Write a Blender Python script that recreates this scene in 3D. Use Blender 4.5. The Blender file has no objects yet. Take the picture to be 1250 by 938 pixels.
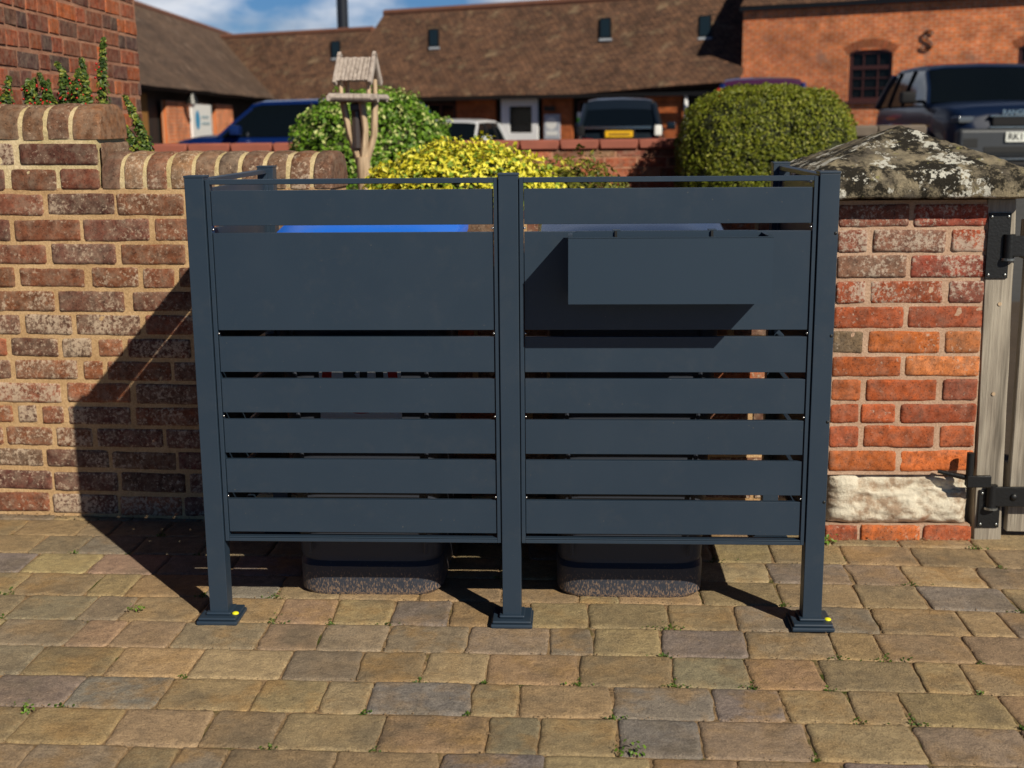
import bpy, bmesh, math, random
from math import radians as R, sin, cos, pi, sqrt
from mathutils import Vector as V, Matrix, noise
random.seed(7)
sc = bpy.context.scene
C = sc.collection

# ---------------------------------------------------------------- camera, sky, sun, exposure
CAM = V((0.1688, -3.188, 1.3247))
YAW, PITCH, ROLL, FPX = -0.05114, 0.20409, -0.00907, 1534.5
_f = V((sin(YAW)*cos(PITCH), cos(YAW)*cos(PITCH), -sin(PITCH)))
_r = V((cos(YAW), -sin(YAW), 0)); _u = _r.cross(_f)
_rr = cos(ROLL)*_r + sin(ROLL)*_u; _uu = -sin(ROLL)*_r + cos(ROLL)*_u
cd = bpy.data.cameras.new('camera'); cam = bpy.data.objects.new('camera', cd); C.objects.link(cam)
m = Matrix((_rr, _uu, -_f)).transposed().to_4x4(); m.translation = CAM
cam.matrix_world = m
cd.sensor_width = 36; cd.lens = FPX/1250*36; cd.clip_start = .05; cd.clip_end = 2000
cd.dof.use_dof = True; cd.dof.focus_distance = 3.35; cd.dof.aperture_fstop = 4.0
sc.camera = cam

SUN = V((0.70, -0.89, 0.79)).normalized()          # towards the sun
EL = math.asin(SUN.z); AZ = math.atan2(SUN.x, SUN.y)
sl = bpy.data.lights.new('sun', 'SUN'); so = bpy.data.objects.new('sun', sl); C.objects.link(so)
sl.energy = 5.0; sl.angle = R(.5); sl.color = (1, .91, .74)
so.rotation_euler = SUN.to_track_quat('Z', 'Y').to_euler()
w = bpy.data.worlds.new('World'); sc.world = w; w.use_nodes = True
nt = w.node_tree; N = nt.nodes; L = nt.links
bg = N['Background']; sky = N.new('ShaderNodeTexSky'); sky.sky_type = 'NISHITA'; sky.sun_disc = False
sky.sun_elevation = EL; sky.sun_rotation = AZ; sky.ozone_density = 2.5; sky.dust_density = .3
tc = N.new('ShaderNodeTexCoord'); mp = N.new('ShaderNodeMapping'); mp.inputs['Scale'].default_value = (1, 1, 2.2)
mp.inputs['Location'].default_value = (0.35, 0.0, 0.12)
nz = N.new('ShaderNodeTexNoise'); nz.inputs['Scale'].default_value = 5.5; nz.inputs['Detail'].default_value = 7; nz.inputs['Roughness'].default_value = .55
rp = N.new('ShaderNodeValToRGB'); rp.color_ramp.elements[0].position = .36; rp.color_ramp.elements[1].position = .50
nz2 = N.new('ShaderNodeTexNoise'); nz2.inputs['Scale'].default_value = 9; nz2.inputs['Detail'].default_value = 5
cr2 = N.new('ShaderNodeValToRGB'); cr2.color_ramp.elements[0].color = (5.5, 6.4, 7.8, 1); cr2.color_ramp.elements[1].color = (12.5, 13.2, 14.5, 1)
cr2.color_ramp.elements[0].position = .38; cr2.color_ramp.elements[1].position = .62
tint = N.new('ShaderNodeMix'); tint.data_type = 'RGBA'; tint.blend_type = 'MULTIPLY'; tint.inputs[0].default_value = 1; tint.inputs[7].default_value = (.38, .66, 1.10, 1)
mx = N.new('ShaderNodeMix'); mx.data_type = 'RGBA'
L.new(tc.outputs['Generated'], mp.inputs[0]); L.new(mp.outputs[0], nz.inputs['Vector']); L.new(mp.outputs[0], nz2.inputs['Vector'])
L.new(nz.outputs[0], rp.inputs[0]); L.new(nz2.outputs[0], cr2.inputs[0])
L.new(sky.outputs[0], tint.inputs[6]); L.new(tint.outputs[2], mx.inputs[6]); L.new(cr2.outputs[0], mx.inputs[7]); L.new(rp.outputs[0], mx.inputs[0])
sx_ = N.new('ShaderNodeSeparateXYZ'); L.new(tc.outputs['Generated'], sx_.inputs[0])
hz = N.new('ShaderNodeMapRange'); hz.inputs['From Min'].default_value = .18; hz.inputs['From Max'].default_value = .55; hz.inputs['To Min'].default_value = 1; hz.inputs['To Max'].default_value = .12
mm_ = N.new('ShaderNodeMath'); mm_.operation = 'MULTIPLY'; L.new(sx_.outputs[2], hz.inputs[0]); L.new(hz.outputs[0], mm_.inputs[0]); L.new(rp.outputs[0], mm_.inputs[1]); yy = N.new('ShaderNodeMapRange'); yy.inputs['From Min'].default_value = -.1; yy.inputs['From Max'].default_value = .6
my = N.new('ShaderNodeMath'); my.operation = 'MULTIPLY'; L.new(sx_.outputs[1], yy.inputs[0]); L.new(yy.outputs[0], my.inputs[0]); L.new(mm_.outputs[0], my.inputs[1]); L.new(my.outputs[0], mx.inputs[0])
zm = N.new('ShaderNodeMapRange'); zm.inputs['From Min'].default_value = .22; zm.inputs['From Max'].default_value = .6; zm.inputs['To Min'].default_value = 1; zm.inputs['To Max'].default_value = .2
zc = N.new('ShaderNodeMix'); zc.data_type = 'RGBA'; zc.blend_type = 'MULTIPLY'; zc.inputs[0].default_value = 1; L.new(sx_.outputs[2], zm.inputs[0]); L.new(mx.outputs[2], zc.inputs[6]); L.new(zm.outputs[0], zc.inputs[7])
L.new(zc.outputs[2], bg.inputs[0]); bg.inputs[1].default_value = .05
vs = sc.view_settings; vs.view_transform = 'Standard'; vs.look = 'None'; vs.exposure = 0.17; vs.gamma = 1; vs.use_curve_mapping = False
sc.cycles.max_bounces = 6

# ---------------------------------------------------------------- helpers
def nset(n, **k):
    for a, b in k.items(): setattr(n, a, b)
    return n
class Mat:
    """small node-graph writer"""
    def __init__(s, name, rough=.6, metal=0, spec=.5, coat=0):
        s.m = bpy.data.materials.new(name); s.m.use_nodes = True; s.t = s.m.node_tree; s.N = s.t.nodes
        s.b = s.N['Principled BSDF']; s.b.inputs['Roughness'].default_value = rough; s.b.inputs['Metallic'].default_value = metal
        s.b.inputs['Specular IOR Level'].default_value = spec; s.b.inputs['Coat Weight'].default_value = coat
        s.tc = s.N.new('ShaderNodeTexCoord')
    def link(s, a, b): s.t.links.new(a, b)
    def noise(s, scale, detail=4, rough=.55, vec=None, stretch=None, w=None):
        n = s.N.new('ShaderNodeTexNoise'); n.inputs['Scale'].default_value = scale; n.inputs['Detail'].default_value = detail; n.inputs['Roughness'].default_value = rough
        v = vec or s.tc.outputs['Object']
        if stretch or w:
            mp = s.N.new('ShaderNodeMapping'); mp.inputs['Scale'].default_value = stretch or (1, 1, 1)
            if w: mp.inputs['Location'].default_value = (w, w*1.7, w*.6)
            s.link(v, mp.inputs[0]); v = mp.outputs[0]
        s.link(v, n.inputs['Vector']); return n.outputs[0]
    def ramp(s, fac, p0, p1, c0=(0, 0, 0, 1), c1=(1, 1, 1, 1)):
        r = s.N.new('ShaderNodeValToRGB'); e = r.color_ramp.elements; e[0].position = p0; e[1].position = p1
        e[0].color = c0; e[1].color = c1; s.link(fac, r.inputs[0]); return r.outputs[0]
    def mix(s, fac, a, b, mode='MIX'):
        n = s.N.new('ShaderNodeMix'); n.data_type = 'RGBA'; n.blend_type = mode
        for i, x in ((0, fac), (6, a), (7, b)):
            if isinstance(x, (int, float)): n.inputs[i].default_value = x
            elif isinstance(x, tuple): n.inputs[i].default_value = x if len(x) == 4 else (*x, 1)
            else: s.link(x, n.inputs[i])
        return n.outputs[2]
    def math(s, op, a, b):
        n = s.N.new('ShaderNodeMath'); n.operation = op; n.use_clamp = False
        for i, x in enumerate((a, b)):
            if isinstance(x, (int, float)): n.inputs[i].default_value = x
            else: s.link(x, n.inputs[i])
        return n.outputs[0]
    def attr(s, name='tone'):
        n = s.N.new('ShaderNodeAttribute'); n.attribute_name = name; return n
    def color(s, c):
        if isinstance(c, tuple): s.b.inputs['Base Color'].default_value = c if len(c) == 4 else (*c, 1)
        else: s.link(c, s.b.inputs['Base Color'])
        return s
    def bump(s, h, strength=.3, dist=.002):
        n = s.N.new('ShaderNodeBump'); n.inputs['Strength'].default_value = strength; n.inputs['Distance'].default_value = dist
        s.link(h, n.inputs['Height']); s.link(n.outputs[0], s.b.inputs['Normal']); return s

def plain(name, col, rough=.5, metal=0, var=.12, scale=20, coat=0, spec=.5, bump=0):
    M = Mat(name, rough, metal, spec, coat)
    n = M.noise(scale, 5)
    a = tuple(c*(1-var) for c in col); b = tuple(min(1, c*(1+var)) for c in col)
    M.color(M.mix(n, (*a, 1), (*b, 1)))
    if bump: M.bump(n, bump, .003)
    return M.m

def brick_mat(name, lichen=(.50, .39, .29), lo=.61, hi=.72, green=None, dust=.32):
    M = Mat(name, .88, spec=.2); a = M.attr()
    v = M.noise(55, 6, .65); v2 = M.noise(17, 4)
    c = M.mix(M.ramp(v, .3, .72), M.mix(1.0, a.outputs['Color'], (.55, .52, .52), 'MULTIPLY'), M.mix(1.0, a.outputs['Color'], (1.3, 1.22, 1.15), 'MULTIPLY'))
    c = M.mix(M.math('MULTIPLY', M.ramp(v2, .46, .62), .6), c, M.mix(1.0, c, (.48, .52, .60), 'MULTIPLY'))
    c = M.mix(M.ramp(M.noise(190, 3), .56, .68), c, M.mix(1.0, c, (.35, .32, .33), 'MULTIPLY'))
    k = M.math('ADD', M.noise(85, 8, .72), M.math('MULTIPLY', M.math('SUBTRACT', M.noise(7, 3, w=3.1), .5), .45))
    k = M.math('ADD', k, M.math('MULTIPLY', a.outputs['Alpha'], .15))
    c = M.mix(M.math('MULTIPLY', M.ramp(k, lo, hi), .78), c, lichen)
    c = M.mix(M.math('MULTIPLY', M.ramp(M.noise(30, 6, .7, w=4.4), .42, .66), dust), c, tuple(q*.72 for q in lichen))
    if green: c = M.mix(M.math('MULTIPLY', M.ramp(M.noise(18, 6, w=9), .58, .72), .5), c, green)
    M.color(c); M.bump(M.noise(120, 8, .7), .55, .004); return M.m

def mortar_mat(name, col, dark, scale=9):
    M = Mat(name, .95, spec=.15)
    c = M.mix(M.ramp(M.noise(scale, 6), .35, .7), (*dark, 1), (*col, 1))
    c = M.mix(M.ramp(M.noise(150, 5, .7), .35, .75), M.mix(1.0, c, (.6, .55, .5), 'MULTIPLY'), c)
    M.color(c); M.bump(M.noise(160, 6, .7), .7, .004); return M.m

def mesh_obj(name, bm, mat, parent=None, smooth=False, auto=None):
    me = bpy.data.meshes.new(name)
    if isinstance(bm, G): bm.fill(me)
    else:
        bm.normal_update(); bm.to_mesh(me); bm.free()
    o = bpy.data.objects.new(name, me); C.objects.link(o)
    if mat: me.materials.append(mat)
    if smooth: me.shade_smooth()
    if auto is not None:
        me.shade_smooth(); me.set_sharp_from_angle(angle=R(auto))
        wn_ = o.modifiers.new('normals', 'WEIGHTED_NORMAL'); wn_.keep_sharp = True; wn_.weight = 100
    if parent: o.parent = parent
    return o

def thing(name, label, cat, loc=(0, 0, 0), rz=0, group=None):
    o = bpy.data.objects.new(name, None); C.objects.link(o); o.location = loc; o.rotation_euler = (0, 0, rz); o.empty_display_size = .1
    o['label'] = label; o['category'] = cat; o['kind'] = 'thing'
    if group: o['group'] = group
    return o
def tag(o, label, cat, group=None):
    o['label'] = label; o['category'] = cat; o['kind'] = 'thing'
    if group: o['group'] = group
    return o
def struct(o): o['kind'] = 'structure'; return o

class G:
    """raw geometry with a per-vertex tone colour and optional uv in metres"""
    def __init__(s): s.v = []; s.f = []; s.c = []; s.uv = []
    def grid(s, P, nu, nv, col=(1, 1, 1, 0), flip=False):
        b = len(s.v); s.v += P; s.c += [col]*len(P)
        for j in range(nv-1):
            for i in range(nu-1):
                a = b+j*nu+i; q = (a, a+1, a+nu+1, a+nu)
                s.f.append(q[::-1] if flip else q)
    def poly(s, pts, col=(1, 1, 1, 0), uv=None):
        b = len(s.v); s.v += [tuple(p) for p in pts]; s.c += [col]*len(pts); s.f.append(tuple(range(b, b+len(pts))))
        s.uv += uv or [(0, 0)]*len(pts)
    def fill(s, me):
        me.from_pydata([tuple(p) for p in s.v], [], s.f)
        a = me.color_attributes.new('tone', 'FLOAT_COLOR', 'POINT')
        a.data.foreach_set('color', [x for c in s.c for x in c])
        if s.uv and len(s.uv) == len(me.loops):
            u = me.uv_layers.new(name='UVMap'); u.data.foreach_set('uv', [x for p in s.uv for x in p])
        me.update()

def box(bm, x0, x1, y0, y1, z0, z1, bev=0, seg=1, M=None):
    r = bmesh.ops.create_cube(bm, size=1)['verts']
    for v in r: v.co = V((x0+(v.co.x+.5)*(x1-x0), y0+(v.co.y+.5)*(y1-y0), z0+(v.co.z+.5)*(z1-z0)))
    if bev:
        es = list({e for v in r for e in v.link_edges})
        o = bmesh.ops.bevel(bm, geom=es, offset=bev, segments=seg, affect='EDGES', profile=.5)
        r = list({v for f in o['faces'] for v in f.verts} | {v for v in r if v.is_valid})
    if M is not None:
        for v in r: v.co = M @ v.co
    return r
def boxo(name, b, mat, parent=None, bev=0, seg=1, M=None):
    bm = bmesh.new(); box(bm, *b, bev, seg, M); return mesh_obj(name, bm, mat, parent, auto=40 if bev and seg > 1 else None)
def tube(bm, pts, rad, n=8, cap=True):
    pts = [V(p) for p in pts]; rs = rad if isinstance(rad, (list, tuple)) else [rad]*len(pts); rings = []
    for i, p in enumerate(pts):
        d = (pts[min(i+1, len(pts)-1)]-pts[max(i-1, 0)]).normalized()
        a = d.cross(V((0, 0, 1)) if abs(d.z) < .9 else V((1, 0, 0))).normalized(); b = d.cross(a)
        rings.append([bm.verts.new(p+rs[i]*(cos(2*pi*k/n)*a+sin(2*pi*k/n)*b)) for k in range(n)])
    for A, B in zip(rings, rings[1:]):
        for k in range(n): bm.faces.new((A[k], A[(k+1) % n], B[(k+1) % n], B[k]))
    if cap:
        bm.faces.new(rings[0][::-1]); bm.faces.new(rings[-1])
def tubeo(name, pts, rad, mat, parent=None, n=8):
    bm = bmesh.new(); tube(bm, pts, rad, n); bmesh.ops.recalc_face_normals(bm, faces=bm.faces); return mesh_obj(name, bm, mat, parent, auto=45)
def text_mesh(name, s, size, mat, parent, M, depth=.001, bold=0):
    cu = bpy.data.curves.new(name, 'FONT'); cu.body = s; cu.size = size; cu.extrude = depth; cu.align_x = 'CENTER'; cu.align_y = 'CENTER'; cu.offset = bold
    t = bpy.data.objects.new(name, cu); C.objects.link(t)
    dg = bpy.context.evaluated_depsgraph_get(); me = bpy.data.meshes.new_from_object(t.evaluated_get(dg))
    bpy.data.objects.remove(t); bpy.data.curves.remove(cu)
    o = bpy.data.objects.new(name, me); C.objects.link(o); me.materials.clear(); me.materials.append(mat); me.transform(M); o.parent = parent
    return o
FRONT = Matrix.Rotation(pi/2, 4, 'X')               # text standing up, facing -y
def hn(p, s=1.0): return noise.noise(V(p)*s)

# ---------------------------------------------------------------- materials
BR_OLD = [(.155, .064, .042), (.19, .072, .042), (.135, .062, .046), (.15, .075, .052), (.20, .078, .043), (.125, .052, .040), (.17, .095, .062), (.225, .085, .045)]
BR_RED = [(.42, .105, .036), (.48, .135, .040), (.36, .092, .038), (.26, .075, .042), (.46, .17, .06), (.31, .08, .038)]
m_brick = brick_mat('weathered_brick')
m_brickr = brick_mat('red_brick', lichen=(.46, .38, .31), lo=.64, hi=.75, dust=.18)
m_brickf = brick_mat('far_brick', lo=.72, hi=.8)
m_mort = mortar_mat('sandy_mortar', (.70, .50, .29), (.52, .34, .18), 5)
m_morty = mortar_mat('lichened_mortar', (.80, .67, .44), (.60, .50, .27), 8)
m_mortr = mortar_mat('pink_mortar', (.64, .47, .36), (.50, .33, .24))
m_mortd = mortar_mat('old_lime_mortar', (.55, .31, .21), (.38, .19, .13))

M = Mat('anthracite_powder_coat', .42, spec=.45)
c = M.mix(M.noise(3, 3), (.016, .030, .051, 1), (.021, .037, .061, 1)); c = M.mix(M.math('MULTIPLY', M.ramp(M.noise(14, 6, .75, w=3), .52, .78), .05), c, (.20, .17, .13, 1)); c = M.mix(M.ramp(M.noise(160, 2, .5, w=6), .765, .79), c, (.14, .13, .11, 1)); M.color(c); M.bump(M.noise(900, 2), .05, .0004)
b = M.ramp(M.noise(5, 4), .3, .7, (.38, .38, .38, 1), (.5, .5, .5, 1)); M.link(b, M.b.inputs['Roughness']); m_steel = M.m
m_screw = plain('bright_screw', (.6, .6, .6), .25, 1)
m_black = plain('black_iron', (.010, .011, .013), .45, .3, bump=.3, scale=120)
m_zinc = plain('galvanised', (.30, .32, .33), .35, .9)
M = Mat('bin_black_plastic', .5, spec=.4)
geo = M.N.new('ShaderNodeNewGeometry'); sp = M.N.new('ShaderNodeSeparateXYZ'); M.link(M.tc.outputs['Object'], sp.inputs[0])
dust = M.math('SUBTRACT', M.noise(230, 4, .6, stretch=(1, 1, .45)), M.math('MULTIPLY', sp.outputs[2], 2.2))
dm = M.ramp(dust, .42, .60)
M.color(M.mix(M.math('MULTIPLY', dm, .75), (.030, .036, .052, 1), (.30, .20, .13, 1))); M.bump(M.noise(300, 3), .15, .001); m_bin = M.m
m_binblue = plain('bin_lid_blue', (.005, .15, .78), .32, var=.06)
m_bingrey = plain('bin_lid_slate', (.030, .050, .11), .25, var=.2)
m_tyre = plain('rubber', (.012, .012, .013), .8)
m_white = plain('white_plastic', (.78, .78, .77), .4, var=.03)
m_red = plain('sign_red', (.60, .015, .012), .4, var=.05)
m_ink = plain('sign_black', (.01, .01, .01), .5)
m_yellow = plain('yellow_cap', (.75, .72, .02), .4)

M = Mat('paving_stone', .85, spec=.25); a = M.attr()
big = M.ramp(M.noise(9, 4, .6), .46, .62); grain = M.noise(230, 5, .75)
c = M.mix(M.math('MULTIPLY', M.math('MULTIPLY', big, a.outputs['Alpha']), .7), a.outputs['Color'], (.38, .25, .115, 1))
c = M.mix(M.math('MULTIPLY', M.ramp(M.noise(6.5, 5, w=5), .5, .68), .55), c, (.17, .15, .12, 1))
c = M.mix(M.ramp(grain, .28, .72), M.mix(1., c, (.40, .37, .34), 'MULTIPLY'), M.mix(1., c, (1.28, 1.22, 1.15), 'MULTIPLY'))
c = M.mix(1., c, M.ramp(M.noise(38, 5, .7, w=8), .3, .7, (.68, .68, .70, 1), (1.22, 1.2, 1.15, 1)), 'MULTIPLY')
c = M.mix(M.ramp(M.noise(120, 2, w=2), .70, .76), c, (.07, .06, .045, 1))
M.color(c); M.bump(M.math('ADD', grain, M.math('MULTIPLY', M.noise(38, 5, .7, w=8), 2.0)), .75, .004); m_stone = M.m
M = Mat('joint_sand', .95, spec=.1)
c = M.mix(M.ramp(M.noise(40, 5, .7), .4, .62), (.42, .28, .16, 1), (.20, .14, .08, 1))
c = M.mix(M.ramp(M.noise(7, 4, w=4), .56, .66), c, (.07, .085, .02, 1)); M.color(c); M.bump(M.noise(200, 5, .8), 1, .006); m_sand = M.m
m_soil = plain('soil', (.05, .033, .02), .95, var=.4, scale=30, bump=.8)
m_tarmac = plain('tarmac', (.055, .055, .056), .9, var=.3, scale=8, bump=.4)

M = Mat('capstone', .92, spec=.15)
c = M.mix(M.ramp(M.noise(13, 9, .72), .4, .60), (.11, .095, .075, 1), (.33, .28, .19, 1))
c = M.mix(M.ramp(M.noise(8, 10, .74, w=7), .465, .525), c, (.026, .023, .018, 1))
c = M.mix(M.ramp(M.noise(26, 5, .7, w=1.5), .62, .7), c, (.27, .25, .10, 1))
k = M.math('ADD', M.noise(11, 8, .68, w=2.2), M.math('MULTIPLY', M.math('SUBTRACT', M.noise(60, 4, .7), .5), .35))
c = M.mix(M.ramp(k, .545, .575), c, (.62, .61, .55, 1))
M.color(c); M.bump(M.noise(45, 9, .75), 1, .014); m_cap = M.m
M = Mat('pale_stone', .9, spec=.15)
c = M.mix(M.ramp(M.noise(12, 7, .7), .40, .54), (.33, .24, .17, 1), (.62, .57, .47, 1)); c = M.mix(M.ramp(M.noise(9, 5, w=6), .60, .72), c, (.34, .16, .09, 1))
M.color(c); M.bump(M.noise(30, 9, .7), 1, .01); m_pale = M.m
def timber(name, c0, c1, ax='z', crack=.6):
    M = Mat(name, .85, spec=.2); st = {'z': (1, 1, .06), 'x': (.06, 1, 1)}[ax]
    g = M.noise(60, 6, .6, stretch=st); g2 = M.noise(14, 4, .6, stretch=st, w=3)
    c = M.mix(M.ramp(g, .3, .7), (*c0, 1), (*c1, 1)); c = M.mix(M.ramp(g2, .60, .72), c, tuple(x*.45 for x in c0))
    M.color(c); M.bump(g, crack, .005); return M.m
m_timber = timber('weathered_oak', (.17, .145, .12), (.40, .36, .30), crack=.9)
m_twood = timber('silvered_wood', (.24, .20, .18), (.50, .44, .40))
m_branch = timber('bare_branch', (.30, .21, .135), (.60, .46, .32))

def uvbrick(name, c1, c2, mort, bw, rh, msize, rough=.9, extra=None, bump=.5):
    M = Mat(name, rough, spec=.15); t = M.N.new('ShaderNodeTexBrick'); t.inputs['Scale'].default_value = 1
    for k, v_ in (('Brick Width', bw), ('Row Height', rh), ('Mortar Size', msize), ('Mortar Smooth', .3), ('Bias', -.1)): t.inputs[k].default_value = v_
    t.inputs['Color1'].default_value = (*c1, 1); t.inputs['Color2'].default_value = (*c2, 1); t.inputs['Mortar'].default_value = (*mort, 1)
    uv = M.N.new('ShaderNodeUVMap'); uv.uv_map = 'UVMap'; M.link(uv.outputs[0], t.inputs['Vector'])
    n = M.noise(3.2, 6, .7, vec=uv.outputs[0]); n2 = M.noise(.5, 4, .6, vec=uv.outputs[0])
    c = M.mix(1., t.outputs[0], M.ramp(n, .25, .75, (.5, .5, .5, 1), (1.6, 1.55, 1.5, 1)), 'MULTIPLY')
    c = M.mix(1., c, M.ramp(n2, .3, .7, (.72, .72, .75, 1), (1.3, 1.25, 1.2, 1)), 'MULTIPLY')
    if extra: c = M.mix(M.math('MULTIPLY', M.ramp(M.noise(1.7, 7, .7, vec=uv.outputs[0]), .56, .68), .7), c, (*extra, 1))
    M.color(c)
    bn = M.N.new('ShaderNodeBump'); bn.inputs['Strength'].default_value = bump; bn.inputs['Distance'].default_value = .02
    bn.invert = True; M.link(t.outputs['Fac'], bn.inputs['Height']); M.link(bn.outputs[0], M.b.inputs['Normal'])
    return M.m
m_tile = uvbrick('clay_roof_tiles', (.16, .090, .058), (.080, .051, .039), (.035, .022, .018), .17, .105, .012, extra=(.27, .20, .125), bump=1)
m_tileg = uvbrick('weathered_grey_brown_tiles', (.13, .090, .068), (.085, .062, .050), (.04, .03, .025), .17, .105, .012, extra=(.24, .18, .14), bump=1)
m_ridge = plain('ridge_tile', (.15, .062, .038), .9, var=.35, scale=4)
m_brbarn = uvbrick('barn_brick', (.66, .19, .06), (.46, .12, .05), (.50, .33, .22), .235, .078, .013, extra=(.30, .20, .16))
m_brorange = uvbrick('orange_barn_brick', (.40, .11, .035), (.30, .08, .03), (.25, .12, .06), .235, .078, .01)
m_dark = plain('dark_stained_timber', (.012, .009, .008), .7)
m_brownframe = plain('brown_window_frame', (.05, .016, .015), .5)
m_glassd = plain('dark_window_glass', (.005, .006, .008), .1, var=.3, spec=.22)
m_upvc = plain('white_door_frame', (.80, .81, .84), .4, var=.04)
m_lead = plain('lead_flashing', (.30, .33, .38), .6)
m_gutter = plain('black_gutter', (.008, .008, .008), .4)

# ---------------------------------------------------------------- brick surfaces made of real patches
def patch(g, O, u, v, n, u0, u1, v0, v1, h, col, nu=9, nv=5, amp=.0016, r=.005, rim=.003):
    u0 -= .003; u1 += .003; v0 -= .003; v1 += .003; h *= .7; amp *= 1.25
    s = random.uniform(0, 99); P = []
    du, dv = u1-u0, v1-v0; t1 = random.uniform(-.0016, .0016); t2 = random.uniform(-.0016, .0016); ho = random.uniform(-.0015, .0015)
    for j in range(nv):
        b_ = j/(nv-1); b_ = .5-.5*cos(pi*b_) if nv > 4 else (0, .07, .93, 1)[j]
        for i in range(nu):
            a_ = i/(nu-1); a_ = (.5-.5*cos(pi*a_)) if nu > 4 else (0, .03, .97, 1)[i]
            U = a_*du; Vv = b_*dv
            ed = min(U, du-U, Vv, dv-Vv); cd_ = min(U, du-U)+min(Vv, dv-Vv)
            e = max(0, min(1, ed/r)) if nu > 4 else (0 if ed < 1e-6 else 1)
            k = hn((u0+U+s, v0+Vv, s), 38); k2 = hn((u0+U, v0+Vv+s, s), 13)
            hh = -rim+(h+rim)*(1-(1-e)**2)+(k*amp+k2*amp)*e+ho*e+(a_-.5)*t1*e*2
            U += (hn((s, Vv*9, U*30))*.0035+hn((s, Vv*90, U*60))*.0025)*(1-e); Vv += (hn((U*9, s, 3))*.0035+hn((U*90, s, 3+b_*9))*.0025)*(1-e)+t2*(a_-.5)*2
            if cd_ < .009:
                q_ = random.uniform(.001, .006); U += (.5-a_)*q_; Vv += (.5-b_)*q_
            P.append(tuple(O+u*(u0+U)+v*(v0+Vv)+n*hh))
    g.grid(P, nu, nv, col)

def mslab(O, u, v, n, u0, u1, v0, v1, depth, step=.03, amp=.002, mat=None, name='mortar', parent=None):
    """mortar core: a displaced front sheet closed by a box behind it"""
    nu = max(2, int((u1-u0)/step)); nv = max(2, int((v1-v0)/step)); g = G(); P = []
    for j in range(nv+1):
        for i in range(nu+1):
            U = u0+(u1-u0)*i/nu; W = v0+(v1-v0)*j/nv
            P.append(tuple(O+u*U+v*W+n*(amp*hn((U+O.x, W, O.y), 25))))
    g.grid(P, nu+1, nv+1)
    a, b_, c_, d_ = [O+u*U+v*W for U, W in ((u0, v0), (u1, v0), (u1, v1), (u0, v1))]; k = -n*depth
    for q in ((a, a+k, b_+k, b_), (b_, b_+k, c_+k, c_), (c_, c_+k, d_+k, d_), (d_, d_+k, a+k, a), (a+k, d_+k, c_+k, b_+k)): g.poly(q)
    g.uv = []
    return mesh_obj(name, g, mat, parent)

def vary(c, k=.18):
    q = random.uniform(1-k, 1+k); return tuple(x*q*random.uniform(.94, 1.06) for x in c)
def course(g, O, u, v, n, u0, u1, z0, z1, pal, lich, h=.006, blen=.225, mo=.014, start=None, hdr=.15, hi=True):
    x = u0 - (random.uniform(0, .2) if start is None else start)
    while x < u1:
        l = blen*random.uniform(.96, 1.04) if random.random() > hdr else blen*.5*random.uniform(.9, 1.1)
        a, b_ = max(x, u0), min(x+l, u1)
        if b_-a > .035:
            dz = random.uniform(-.003, .003)
            c = vary(random.choice(pal)); al = max(0, random.gauss(lich, .25))
            if hi: patch(g, O, u, v, n, a, b_, z0+dz+random.uniform(0, .002), z1+dz, h, (*c, al), 17, 9)
            else: patch(g, O, u, v, n, a, b_, z0+dz, z1+dz, h, (*c, al), 4, 4)
        x += l+mo*random.uniform(.7, 1.4)

Z = V((0, 0, 1))
# ================================================================= SETTING: ground
def ground_z(x, y):
    if y < 7.2: return -.05
    t = min(1, (y-7.2)/3); s = max(0, min(1, (x-.6)/3.6)); s = s*s*(3-2*s)
    l = max(0, min(1, (-x-2)/3)); far = max(0, 1-max(0, y-26)/20)
    return -.05+t*(.47*s+.16*l)*far
xs = [-400, -120, -50, -30]+[-20+i*.8 for i in range(51)]+[30, 50, 120, 400]
ys = [-200, -60, -20, -6, 0, 4, 6.8, 7.2]+[7.6+i*.6 for i in range(40)]+[34, 40, 60, 120, 600]
g = G(); g.grid([(x, y, ground_z(x, y)) for y in ys for x in xs], len(xs), len(ys))
struct(mesh_obj('ground', g, m_tarmac))
g = G(); g.grid([(x, y, -.02+.03*hn((x, y, 0), 1.5)) for y in [1.06+i*.25 for i in range(22)] for x in [-1.85+i*.25 for i in range(24)]], 24, 22)
struct(mesh_obj('garden_bed', g, m_soil))
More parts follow.
